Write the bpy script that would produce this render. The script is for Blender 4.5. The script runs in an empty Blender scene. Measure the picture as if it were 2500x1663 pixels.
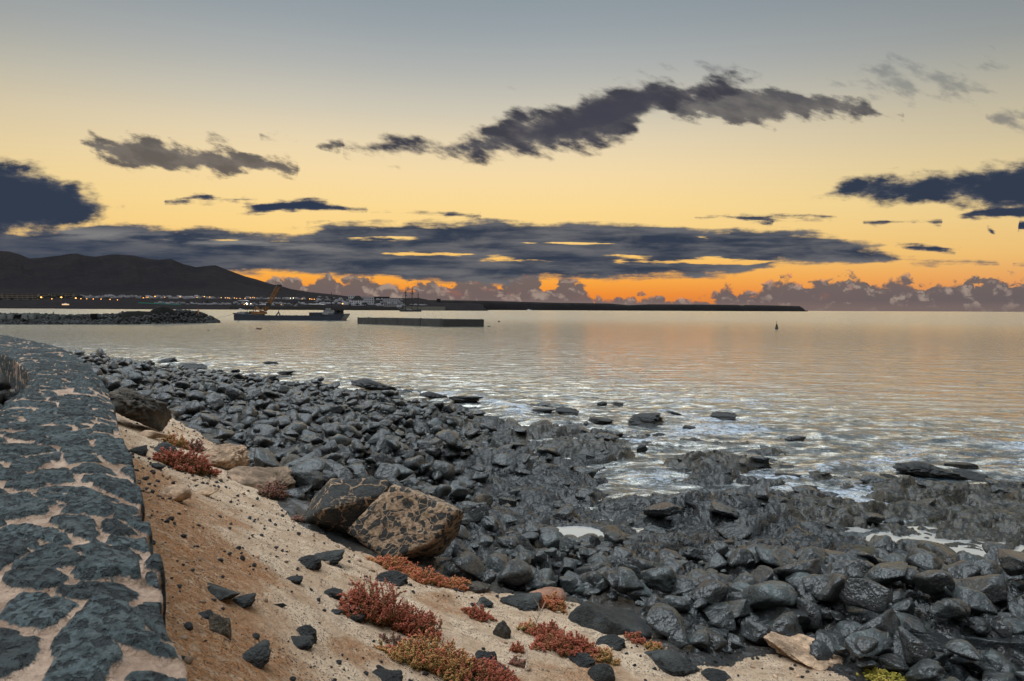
import bpy, math, random
import numpy as np
from mathutils import Matrix, Vector

# ------------------------------------------------------------------ camera
F = 24.0 / 36.0 * 2500.0            # focal length in pixels of the 2500 px wide photograph
CX, CY = 1250.0, 831.5
CAM_H = 5.0
PITCH = math.radians(2.604)
ROLL = math.radians(0.26)
scene = bpy.context.scene
cam_data = bpy.data.cameras.new('camera')
cam_data.lens = 24.0; cam_data.sensor_width = 36.0
cam_data.clip_start = 0.05; cam_data.clip_end = 120000.0
cam_data.dof.use_dof = True
cam_data.dof.focus_distance = 22.0
cam_data.dof.aperture_fstop = 8.0
cam = bpy.data.objects.new('camera', cam_data)
scene.collection.objects.link(cam)
ROT = Matrix.Rotation(math.pi/2 - PITCH, 4, 'X') @ Matrix.Rotation(ROLL, 4, 'Z')
cam.matrix_world = Matrix.Translation((0, 0, CAM_H)) @ ROT
scene.camera = cam
R3 = np.array(ROT.to_3x3())

def ray(px, py):
    d = np.array([(px-CX)/F, -(py-CY)/F, -1.0])
    return R3 @ d
def at_z(px, py, z=0.0):             # the point at height z seen at a photograph position
    r = ray(px, py); t = (z-CAM_H)/r[2]
    return np.array([r[0]*t, r[1]*t, z])
def at_y(px, py, Y):                 # the point at depth Y
    r = ray(px, py); t = Y/r[1]
    return np.array([r[0]*t, Y, CAM_H + r[2]*t])

# ------------------------------------------------------------------ exposure, sun
scene.view_settings.view_transform = 'Standard'
scene.view_settings.look = 'None'
scene.view_settings.exposure = 0.0
scene.view_settings.gamma = 1.0
scene.cycles.max_bounces = 5
scene.cycles.diffuse_bounces = 2
scene.cycles.glossy_bounces = 3
scene.cycles.use_denoising = True
SUN_AZ, SUN_EL = math.radians(-120), math.radians(60)   # soft bright part of the sky, upper left
sun_data = bpy.data.lights.new('sun', 'SUN')
sun_data.energy = 1.5
sun_data.angle = math.radians(40)
sun_data.color = (0.96, 0.98, 1.0)
sun = bpy.data.objects.new('sun', sun_data)
scene.collection.objects.link(sun)
sd = Vector((math.sin(SUN_AZ)*math.cos(SUN_EL), math.cos(SUN_AZ)*math.cos(SUN_EL), math.sin(SUN_EL)))
sun.rotation_euler = sd.to_track_quat('Z', 'Y').to_euler()

def lin(c):
    out = []
    for v in c[:3]:
        v = v/255.0
        out.append(v/12.92 if v <= 0.04045 else ((v+0.055)/1.055)**2.4)
    return (out[0], out[1], out[2], 1.0)

# ------------------------------------------------------------------ node helper
class NT:
    def __init__(s, tree):
        s.t = tree; s.n = tree.nodes; s.l = tree.links; s.flat = False
    def new(s, typ, **kw):
        nd = s.n.new(typ)
        for k, v in kw.items(): setattr(nd, k, v)
        return nd
    def put(s, sock, v):
        if isinstance(v, bpy.types.NodeSocket): s.l.new(v, sock)
        elif v is not None: sock.default_value = v
    def math(s, op, a, b=None, c=None, clamp=False):
        nd = s.new('ShaderNodeMath', operation=op, use_clamp=clamp)
        s.put(nd.inputs[0], a)
        if b is not None: s.put(nd.inputs[1], b)
        if c is not None: s.put(nd.inputs[2], c)
        return nd.outputs[0]
    def smooth(s, x, a, b):
        nd = s.new('ShaderNodeMapRange', interpolation_type='SMOOTHSTEP')
        s.put(nd.inputs['Value'], x); s.put(nd.inputs['From Min'], a); s.put(nd.inputs['From Max'], b)
        return nd.outputs[0]
    def lerpmap(s, x, a, b, c, d):
        nd = s.new('ShaderNodeMapRange')
        s.put(nd.inputs['Value'], x); s.put(nd.inputs['From Min'], a); s.put(nd.inputs['From Max'], b)
        s.put(nd.inputs['To Min'], c); s.put(nd.inputs['To Max'], d)
        return nd.outputs[0]
    def mix(s, f, a, b, blend='MIX'):
        nd = s.new('ShaderNodeMix', data_type='RGBA', blend_type=blend)
        s.put(nd.inputs[0], f); s.put(nd.inputs[6], a); s.put(nd.inputs[7], b)
        return nd.outputs[2]
    def comb(s, x, y, z=0.0):
        nd = s.new('ShaderNodeCombineXYZ')
        s.put(nd.inputs[0], x); s.put(nd.inputs[1], y); s.put(nd.inputs[2], z)
        return nd.outputs[0]
    def noise(s, vec, scale=1.0, detail=4.0, rough=0.5, dist=0.0, out='Fac'):
        nd = s.new('ShaderNodeTexNoise', noise_dimensions=('2D' if s.flat else '3D'))
        if vec is not None: s.put(nd.inputs['Vector'], vec)
        nd.inputs['Scale'].default_value = scale; nd.inputs['Detail'].default_value = detail
        nd.inputs['Roughness'].default_value = rough; nd.inputs['Distortion'].default_value = dist
        return nd.outputs[out]
    def voro(s, vec, scale=1.0, feature='F1', rnd=1.0, out='Distance'):
        nd = s.new('ShaderNodeTexVoronoi', feature=feature)
        if s.flat: nd.voronoi_dimensions = '2D'
        if vec is not None: s.put(nd.inputs['Vector'], vec)
        nd.inputs['Scale'].default_value = scale
        nd.inputs['Randomness'].default_value = rnd
        return nd.outputs[out]
    def ramp(s, x, stops, interp='LINEAR'):
        nd = s.new('ShaderNodeValToRGB')
        cr = nd.color_ramp; cr.interpolation = interp
        while len(cr.elements) > 1: cr.elements.remove(cr.elements[-1])
        cr.elements[0].position = stops[0][0]; cr.elements[0].color = stops[0][1]
        for p, c in stops[1:]:
            e = cr.elements.new(p); e.color = c
        s.put(nd.inputs[0], x)
        return nd.outputs[0]
    def curve(s, x, pts):
        nd = s.new('ShaderNodeFloatCurve')
        c = nd.mapping.curves[0]
        nd.mapping.use_clip = False
        while len(c.points) > 2: c.points.remove(c.points[1])
        c.points[0].location = (0.0, pts[0][1]); c.points[1].location = (1.0, pts[-1][1])
        for a, b in pts:
            if 0.0005 < a < 0.9995: c.points.new(a, b)
        for p in c.points: p.handle_type = 'VECTOR'
        nd.mapping.update()
        s.put(nd.inputs['Value'], x)
        return nd.outputs[0]

# ------------------------------------------------------------------ world: dawn sky with clouds
world = bpy.data.worlds.new('World')
scene.world = world
world.use_nodes = True
W = NT(world.node_tree); W.flat = True
W.n.clear()
geo = W.new('ShaderNodeNewGeometry')
sep = W.new('ShaderNodeSeparateXYZ'); 
neg = W.new('ShaderNodeVectorMath', operation='SCALE'); neg.inputs[3].default_value = -1.0
W.l.new(geo.outputs['Incoming'], neg.inputs[0])
W.l.new(neg.outputs[0], sep.inputs[0])
DX, DY, DZ = sep.outputs
EL = W.math('MULTIPLY', W.math('ARCSINE', DZ), 180/math.pi)     # elevation in degrees
AZ = W.math('MULTIPLY', W.math('ARCTAN2', DX, DY), 180/math.pi)  # azimuth, 0 = +Y
dyc = W.math('MAXIMUM', DY, 0.12)
U = W.math('DIVIDE', DX, dyc)
V = W.math('DIVIDE', DZ, dyc)

K = 2500/2357.0
def uv(x, y):            # a direction read off the photograph, as slopes east and up
    r = ray(x*K, y*K); return r[0]/r[1], r[2]/r[1]

# clear sky: colour by elevation
EMAX = 90.0
stops = [(-2,(150,100,70)),(0,(215,125,62)),(1.2,(240,140,52)),(2.6,(251,172,70)),(4.2,(252,198,106)),(6.2,(252,212,134)),
         (8.5,(251,218,150)),(11,(246,219,168)),(13.5,(231,213,178)),(16,(206,199,181)),(19,(177,179,176)),
         (22,(153,162,167)),(26,(130,145,155)),(34,(132,143,156)),(55,(156,163,167)),(90,(162,168,171))]
sky = W.ramp(W.math('DIVIDE', W.math('ADD', EL, 2.0), EMAX+2.0), [((e+2)/(EMAX+2), lin(c)) for e, c in stops])
# away from the dawn the low sky is duller and greyer
azd = W.math('ABSOLUTE', W.math('SUBTRACT', AZ, -6.0))
dull = W.smooth(azd, 8.0, 62.0)
low = W.ramp(W.math('DIVIDE', W.math('ADD', EL, 2.0), EMAX+2.0),
             [((e+2)/(EMAX+2), lin(c)) for e, c in [(-2,(120,95,85)),(0,(150,110,90)),(2,(222,158,104)),(4,(230,188,122)),(8,(226,203,148)),(12,(188,180,154)),(18,(132,140,142)),(26,(100,114,126)),(34,(108,124,142)),(60,(156,163,167)),(90,(162,168,171))]])
sky = W.mix(dull, sky, low)

clear = sky
# noises shared by the clouds
wv = W.comb(W.math('MULTIPLY', U, 9.0), W.math('MULTIPLY', V, 22.0), 3.3)
nA = W.noise(wv, 1.6, 7.0, 0.60)                       # ragged edges
wst = W.comb(W.math('MULTIPLY', U, 4.0), W.math('MULTIPLY', V, 34.0), 7.7)
nB = W.noise(wst, 1.9, 7.0, 0.57)                 # long streaks
# tilted wisps
tilt = W.math('ADD', V, W.math('MULTIPLY', U, 0.35))
tilt2 = W.math('SUBTRACT', U, W.math('MULTIPLY', V, 0.6))
wwi = W.comb(W.math('MULTIPLY', tilt2, 11.0), W.math('MULTIPLY', tilt, 30.0), 1.1)
nC = W.noise(wwi, 1.3, 7.0, 0.58)
# puffs for the far cumulus
wpu = W.comb(W.math('MULTIPLY', U, 30.0), W.math('MULTIPLY', V, 40.0), 0.0)
wpn = W.new('ShaderNodeVectorMath', operation='ADD')
nzc = W.noise(wpu, 1.3, 4.0, 0.6, 0.0, 'Color')
W.l.new(wpu, wpn.inputs[0]); W.l.new(nzc, wpn.inputs[1])
puff = W.new('ShaderNodeTexVoronoi', feature='SMOOTH_F1', voronoi_dimensions='2D')
W.l.new(wpn.outputs[0], puff.inputs['Vector']); puff.inputs['Scale'].default_value = 1.05
puff.inputs['Smoothness'].default_value = 0.35
try:
    puff.inputs['Detail'].default_value = 2.0
except Exception: pass
nM = W.math('MULTIPLY_ADD', W.math('SUBTRACT', nA, 0.5), 0.9, nB)
nP = W.math('SUBTRACT', 0.62, puff.outputs['Distance'])
# same puffs looked up a little higher: light and dark sides of each head
wp2 = W.new('ShaderNodeVectorMath', operation='ADD'); W.l.new(wpn.outputs[0], wp2.inputs[0]); wp2.inputs[1].default_value = (0.10, 0.22, 0.0)
puff2 = W.new('ShaderNodeTexVoronoi', feature='SMOOTH_F1', voronoi_dimensions='2D')
W.l.new(wp2.outputs[0], puff2.inputs['Vector']); puff2.inputs['Scale'].default_value = 1.05
puff2.inputs['Smoothness'].default_value = 0.35
wsh = W.new('ShaderNodeVectorMath', operation='ADD'); W.l.new(wpu, wsh.inputs[0]); wsh.inputs[1].default_value = (0.12, 0.40, 0.0)
rn = W.math('SUBTRACT', W.noise(wpu, 0.9, 5.0, 0.55), W.noise(wsh.outputs[0], 0.9, 5.0, 0.55))
relief = W.math('ADD', W.math('SUBTRACT', puff2.outputs['Distance'], puff.outputs['Distance']), W.math('MULTIPLY', rn, 0.9))

U0, U1, V0, V1 = -0.85, 0.85, -0.06, 0.50
TU = W.math('DIVIDE', W.math('SUBTRACT', U, U0), U1-U0, clamp=True)
VN = V
def edge_pts(seg):
    tp, bp = [], []
    for x, t, b in seg:
        u, vt = uv(x, t); _, vb = uv(x, b)
        tp.append(((u-U0)/(U1-U0), (vt-V0)/(V1-V0))); bp.append(((u-U0)/(U1-U0), (vb-V0)/(V1-V0)))
    return tp, bp
def cloud(segs, soft_px, amp, noise, opac=1.0, gap=22.0, hard=1.0):
    """segs: outlines read off the photograph as (x, top y, bottom y); gaps between them are filled with a closed edge"""
    full = []
    for i, s in enumerate(segs):
        a, b = s[0], s[-1]
        m = (a[1]+a[2])/2
        full.append((a[0]-14, m+gap, m-gap)); full += s
        m = (b[1]+b[2])/2
        full.append((b[0]+14, m+gap, m-gap))
    if full[0][0] > -150: full = [(-150, full[0][1], full[0][2])] + full
    full = [p for p in full]
    tp, bp = edge_pts(full)
    top = W.math('MULTIPLY_ADD', W.curve(TU, tp), V1-V0, V0)
    bot = W.math('MULTIPLY_ADD', W.curve(TU, bp), V1-V0, V0)
    d = W.math('MINIMUM', W.math('SUBTRACT', top, VN), W.math('SUBTRACT', VN, bot))
    soft = soft_px*K/F
    d = W.math('DIVIDE', d, soft)
    d = W.math('ADD', d, W.math('MULTIPLY', W.math('SUBTRACT', noise, 0.5), amp))
    a = W.smooth(d, 0.0, hard)
    return W.math('MULTIPLY', a, opac), d
front = W.smooth(DY, 0.15, 0.35)
# colours of the cloud bodies
cdark = W.mix(W.smooth(nB, 0.32, 0.72), lin((52,61,77)), lin((106,106,110)))
cdark = W.mix(W.math('MULTIPLY', W.smooth(nA, 0.5, 0.75), 0.35), cdark, lin((120,118,118)))
cwisp = W.mix(W.smooth(nC, 0.35, 0.7), lin((100,97,98)), lin((66,66,75)))

def over(col, a, c): return W.mix(W.math('MULTIPLY', a, front), col, c)

# faint high scraps at the right
a, _ = cloud([[(1900,200,212),(1960,185,215),(2020,160,230),(2100,120,235),(2180,150,225),(2260,160,215),(2340,150,195)]], 22, 15, nC, 0.6, 60, 4.0)
sky = over(sky, W.math('MULTIPLY', a, 0.85), lin((96,104,112)))
a, _ = cloud([[(1460,160,162),(1560,150,172),(1660,140,168),(1700,150,160)], [(2270,268,270),(2300,245,300),(2380,240,305)]], 14, 12.0, nC, 0.7, 60, 3.5)
sky = over(sky, a, lin((104,106,112)))
# the long dark streak, its right lobe and the wisps at the left
a, _ = cloud([[(180,318,336),(230,310,372),(300,312,394),(400,322,402),(520,340,406),(620,356,408),(690,380,408)],
              [(730,335,338),(760,324,346),(792,332,338)],
              [(1500,232,262),(1560,220,280),(1650,200,294),(1750,196,296),(1850,215,280),(1950,205,274),(2020,250,274),(2080,262,266)]], 14, 7.0, nC, 1.0, 45, 1.5)
sky = over(sky, W.math('MULTIPLY', a, 0.9), cwisp)
a, _ = cloud([[(410,316,324),(440,320,328)],[(470,318,326),(540,322,330)],[(595,315,326),(640,318,334),(690,330,344)],
              [(790,336,350),(860,320,362),(950,310,372),(1040,304,376),(1100,294,378),(1150,270,374),(1180,245,366),(1240,240,376),(1300,225,358),(1360,205,354),(1420,190,348),(1460,180,318),(1500,172,280),(1560,176,262),(1640,170,240),(1700,166,215),(1760,163,178)]], 19, 6.5, nC, 1.0, 55, 2.0)
sky = over(sky, a, cwisp)
a, _ = cloud([[(1180,300,330),(1260,262,345),(1340,225,340),(1420,200,320),(1480,190,270),(1560,184,235),(1650,180,215),(1700,180,195)]], 18, 5.0, nA, 0.95, 70, 2.4)
sky = over(sky, a, lin((66,67,78)))
# low cumulus along the horizon
cum = [[(-60,650,820),(400,650,820),(600,640,820),(640,630,820),(700,642,820),(760,630,820),(830,633,820),(900,640,820),(950,645,820),(1000,633,820),(1030,654,820),
        (1060,626,820),(1120,626,820),(1150,654,820),(1180,630,820),(1205,610,820),(1230,622,820),(1256,658,820),(1290,636,820),(1320,632,820),(1345,654,820),(1385,691,820),(1410,687,820),(1440,677,820),
        (1500,675,820),(1550,685,820),(1600,673,820),(1650,677,820),(1668,652,820),(1700,669,820),(1745,671,820),(1765,642,820),(1810,633,820),(1850,652,820),
        (1880,642,820),(1930,631,820),(2000,635,820),(2030,657,820),(2055,637,820),(2095,629,820),(2130,652,820),(2200,641,820),(2290,627,820),(2357,642,820),(2500,637,820)]]
a, d = cloud(cum, 9.0, 4.2, W.math('ADD', nP, 0.50), 0.93, 30, 1.3)
hue = W.smooth(U, -0.22, 0.42)
cbase = W.mix(W.smooth(relief, -0.22, 0.14), lin((96,94,98)), lin((152,141,133)))
cbase = W.mix(W.math('MULTIPLY', W.smooth(nA, 0.5, 0.7), 0.25), cbase, lin((90,88,96)))
hz = W.mix(hue, lin((136,128,128)), lin((118,106,104)))
cbase = W.mix(W.math('MULTIPLY', W.smooth(V, 0.018, 0.003), 0.8), cbase, hz)
pinkz = W.math('MULTIPLY', W.smooth(U, -0.16, -0.02), W.smooth(U, 0.62, 0.42))
rim = W.math('MULTIPLY', W.smooth(d, 2.6, 0.2), W.smooth(relief, -0.10, 0.12))
rim = W.math('MULTIPLY', rim, W.math('MULTIPLY_ADD', pinkz, 0.75, 0.18))
cbase = W.mix(rim, cbase, lin((232,146,108)))
pk = W.math('MULTIPLY', W.math('MULTIPLY', pinkz, W.smooth(nC, 0.56, 0.72)), W.smooth(V, 0.012, 0.03))
cbase = W.mix(W.math('MULTIPLY', pk, 0.28), cbase, lin((240,120,84)))
sky = over(sky, a, cbase)
# main dark band and the banks left and right
band = [[(-60,524,665),(120,522,668),(240,514,664),(330,511,652),(400,517,646),(480,516,638),(560,526,633),(640,534,633),(700,534,635),(760,508,641),(850,507,647),(1000,502,655),(1100,504,659),
         (1250,508,653),(1400,510,647),(1500,514,645),(1550,518,642),(1620,526,639),(1700,520,631),(1800,522,612),(1860,528,615),(1920,534,614),(1980,556,612),(2040,574,611),(2100,588,612),(2200,594,610),(2300,600,610)],
        [(2330,597,614),(2400,592,618)]]
aB, dB = cloud(band, 8.0, 5.5, nM, 1.0, 34, 2.0)
# slots of clear sky inside the band
def slot(lst):
    out = None
    for x, y, w, h in lst:
        u, v = uv(x, y)
        e = W.math('ADD', W.math('POWER', W.math('DIVIDE', W.math('SUBTRACT', U, u), w*K/F), 2.0), W.math('POWER', W.math('DIVIDE', W.math('SUBTRACT', V, v), h*K/F), 2.0))
        e = W.math('ADD', e, W.math('MULTIPLY', W.math('SUBTRACT', nB, 0.5), -20.0))
        m = W.smooth(e, 1.5, -0.4)
        out = m if out is None else W.math('MAXIMUM', out, m)
    return out
sl = slot([(880,551,80,5),(960,585,60,3.5),(1245,596,75,5.5),(1500,598,95,7),(1640,600,100,5.5),(430,551,90,2.0),(1330,560,60,2.0),(1610,548,40,3)])
aB = W.math('MULTIPLY', aB, W.math('SUBTRACT', 1.0, sl))
left = W.smooth(U, -0.25, -0.75)
cband = W.mix(W.math('MULTIPLY', left, 0.55), cdark, lin((46,60,82)))
cband = W.mix(W.smooth(dB, 2.2, 0.3), cband, lin((112,108,108)))
u_, vb_ = uv(300, 545)
streak = W.math('MULTIPLY', W.smooth(W.math('ABSOLUTE', W.math('SUBTRACT', W.math('ADD', V, W.math('MULTIPLY', U, 0.05)), vb_-0.028)), 0.016, 0.0), W.smooth(U, -0.15, -0.4))
cband = W.mix(W.math('MULTIPLY', W.math('MULTIPLY', streak, W.smooth(nB, 0.35, 0.65)), 0.75), cband, lin((138,136,134)))
sky = over(sky, aB, cband)
aL, dL = cloud([[(-80,362,560),(0,366,556),(60,370,550),(110,382,545),(150,398,536),(190,426,526),(225,434,508),(255,462,492),(290,472,480)],
                [(1860,450,460),(1950,406,472),(2050,392,476),(2150,390,478),(2240,380,490),(2320,366,500),(2400,355,505)]], 13, 6.5, nA, 1.0, 50, 2.2)
cl = W.mix(W.smooth(W.math('ADD', dL, W.math('MULTIPLY', nA, 4.0)), 1.6, 5.0), lin((104,102,106)), lin((50,60,77)))
sky = over(sky, aL, cl)
aS, dS = cloud([[(380,462,464),(420,448,466),(470,438,466),(520,452,462),(560,456,462),(600,460,464)],[(700,507,512),(760,500,512)],[(855,487,492),(900,486,494),(1000,488,496),(1110,494,500)],
                [(1595,500,502),(1660,494,506),(1740,490,512),(1860,488,502),(1930,498,502)],
                [(1985,510,514),(2060,502,520),(2170,500,520)],[(2200,494,498),(2280,470,502),(2400,462,500)]], 7, 6.0, nM, 1.0, 30, 1.6)
sky = over(sky, aS, W.mix(W.smooth(dS, 0.3, 2.2), lin((104,100,102)), lin((50,60,78))))
aS, dS = cloud([[(505,496,498),(560,482,500),(640,464,494),(720,460,490),(800,470,488),(850,478,486)],
                [(1700,506,512),(1780,505,518)],
                [(2060,568,572),(2120,562,578),(2200,574,588),(2320,578,586)], [(2275,520,526),(2340,508,532),(2400,506,532)]], 8, 6.0, nM, 1.0, 30, 1.6)
sky = over(sky, aS, W.mix(W.smooth(dS, 0.3, 2.2), lin((100,98,102)), lin((48,58,78))))
# dull ground glow under the horizon
sky = W.mix(W.smooth(EL, 0.0, -1.5), sky, lin((70,70,72)))
bg = W.new('ShaderNodeBackground')
W.put(bg.inputs['Color'], sky)
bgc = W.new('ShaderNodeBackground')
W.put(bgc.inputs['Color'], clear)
# the overhead and rear sky (never in frame) is the light of the scene
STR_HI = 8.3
# unseen bright lobe added overhead, a little towards the dawn, to light the shore
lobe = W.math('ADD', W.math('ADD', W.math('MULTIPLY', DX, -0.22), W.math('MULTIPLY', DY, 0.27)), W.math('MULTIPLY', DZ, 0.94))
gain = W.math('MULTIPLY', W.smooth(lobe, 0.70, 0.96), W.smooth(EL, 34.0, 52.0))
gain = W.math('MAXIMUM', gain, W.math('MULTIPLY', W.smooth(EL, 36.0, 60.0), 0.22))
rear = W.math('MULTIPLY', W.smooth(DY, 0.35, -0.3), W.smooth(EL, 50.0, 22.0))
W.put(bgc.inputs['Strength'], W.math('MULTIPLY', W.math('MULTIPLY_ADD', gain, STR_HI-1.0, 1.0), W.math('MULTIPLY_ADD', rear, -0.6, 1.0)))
# clouds stand only in the part of the sky over the sea and the hills
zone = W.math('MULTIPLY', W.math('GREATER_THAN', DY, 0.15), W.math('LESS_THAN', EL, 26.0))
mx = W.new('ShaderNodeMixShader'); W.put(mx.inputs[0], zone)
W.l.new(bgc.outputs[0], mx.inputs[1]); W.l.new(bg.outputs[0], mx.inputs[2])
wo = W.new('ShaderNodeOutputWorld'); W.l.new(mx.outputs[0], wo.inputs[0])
world.cycles.sampling_method = 'MANUAL'
world.cycles.sample_map_resolution = 512

# ------------------------------------------------------------------ numpy noise
def _h(ix, iy, seed):
    a = (ix.astype(np.int64).astype(np.uint32) * np.uint32(374761393)) ^ (iy.astype(np.int64).astype(np.uint32) * np.uint32(668265263)) ^ np.uint32((seed*2246822519 + 3266489917) & 0xffffffff)
    a ^= a >> np.uint32(13); a = a * np.uint32(1274126177); a ^= a >> np.uint32(16); a = a * np.uint32(2246822519); a ^= a >> np.uint32(15)
    return a.astype(np.float64) / 4294967296.0
def vnoise(x, y, seed=0):
    ix, iy = np.floor(x), np.floor(y); fx, fy = x-ix, y-iy
    fx = fx*fx*(3-2*fx); fy = fy*fy*(3-2*fy)
    a, b = _h(ix, iy, seed), _h(ix+1, iy, seed); c, d = _h(ix, iy+1, seed), _h(ix+1, iy+1, seed)
    return (a*(1-fx)+b*fx)*(1-fy) + (c*(1-fx)+d*fx)*fy
def fbm(x, y, seed=0, oct=4, gain=0.5):
    s = 0; a = 1; t = 0
    for i in range(oct):
        s = s + a*(vnoise(x*2.03**i + 17.3*i, y*2.03**i - 9.1*i, seed+i) - 0.5); t += a; a *= gain
    return s/t*2            # roughly -1..1
def vnoise3(p, seed=0):
    ix = np.floor(p); f = p-ix; f = f*f*(3-2*f); r = 0
    for dx in (0, 1):
        for dy in (0, 1):
            for dz in (0, 1):
                w = (f[:,0] if dx else 1-f[:,0])*(f[:,1] if dy else 1-f[:,1])*(f[:,2] if dz else 1-f[:,2])
                r = r + w*_h(ix[:,0]+dx + (ix[:,2]+dz)*131, ix[:,1]+dy, seed)
    return r
def fbm3(p, seed=0, oct=3, gain=0.5):
    s = 0; a = 1; t = 0
    for i in range(oct):
        s = s + a*(vnoise3(p*2.1**i + 5.7*i, seed+i)-0.5); t += a; a *= gain
    return s/t*2
def worley(x, y, seed=0, jit=0.95):
    """F1, F2, two random numbers of the nearest cell, offset from its centre"""
    ix, iy = np.floor(x), np.floor(y)
    F1 = np.full(x.shape, 9.0); F2 = np.full(x.shape, 9.0)
    R1 = np.zeros(x.shape); R2 = np.zeros(x.shape); OX = np.zeros(x.shape); OY = np.zeros(x.shape)
    for dx in (-1, 0, 1):
        for dy in (-1, 0, 1):
            cx, cy = ix+dx, iy+dy
            px = cx+0.5+jit*(_h(cx, cy, seed)-0.5); py = cy+0.5+jit*(_h(cx, cy, seed+1)-0.5)
            ox, oy = x-px, y-py; d = np.sqrt(ox*ox+oy*oy)
            m = d < F1
            F2 = np.where(m, F1, np.minimum(F2, d))
            R1 = np.where(m, _h(cx, cy, seed+2), R1); R2 = np.where(m, _h(cx, cy, seed+3), R2)
            OX = np.where(m, ox, OX); OY = np.where(m, oy, OY); F1 = np.where(m, d, F1)
    return F1, F2, R1, R2, OX, OY
def sstep(x, a, b):
    t = np.clip((x-a)/(b-a), 0, 1); return t*t*(3-2*t)

# ------------------------------------------------------------------ mesh helpers
COL = scene.collection
def np_mesh(name, verts, quads=None, tris=None, smooth=True, attrs=None, mats=None, mat_idx=None):
    me = bpy.data.meshes.new(name)
    verts = np.asarray(verts, dtype=np.float32)
    loops, starts, n = [], [], 0
    if quads is not None and len(quads):
        q = np.asarray(quads, dtype=np.int32); loops.append(q.ravel()); starts.append(np.arange(len(q), dtype=np.int32)*4); n = q.size
    if tris is not None and len(tris):
        t = np.asarray(tris, dtype=np.int32); loops.append(t.ravel()); starts.append(n+np.arange(len(t), dtype=np.int32)*3)
    loops = np.concatenate(loops); starts = np.concatenate(starts)
    me.vertices.add(len(verts)); me.vertices.foreach_set('co', verts.ravel())
    me.loops.add(len(loops)); me.loops.foreach_set('vertex_index', loops)
    me.polygons.add(len(starts)); me.polygons.foreach_set('loop_start', starts)
    if mat_idx is not None: me.polygons.foreach_set('material_index', np.asarray(mat_idx, dtype=np.int32))
    me.update(calc_edges=True)
    me.polygons.foreach_set('use_smooth', np.full(len(starts), bool(smooth)))
    for k, v in (attrs or {}).items():
        at = me.attributes.new(k, 'FLOAT', 'POINT'); at.data.foreach_set('value', np.asarray(v, dtype=np.float32).ravel())
    for m in (mats or []): me.materials.append(m)
    return me
def link(name, me, parent=None, loc=None):
    o = bpy.data.objects.new(name, me); COL.objects.link(o)
    if parent is not None: o.parent = parent
    if loc is not None: o.location = loc
    return o
def tag(o, label=None, cat=None, group=None, kind=None):
    if label: o['label'] = label
    if cat: o['category'] = cat
    if group: o['group'] = group
    if kind: o['kind'] = kind
    return o
def thing(name, label, cat, loc=(0,0,0), group=None):
    o = bpy.data.objects.new(name, None); COL.objects.link(o); o.location = loc; o.empty_display_size = 0.1
    return tag(o, label, cat, group)
def grid_quads(nr, nc):
    a = np.arange(nr*nc).reshape(nr, nc)
    return np.stack([a[:-1,:-1], a[:-1,1:], a[1:,1:], a[1:,:-1]], -1).reshape(-1, 4)

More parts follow.
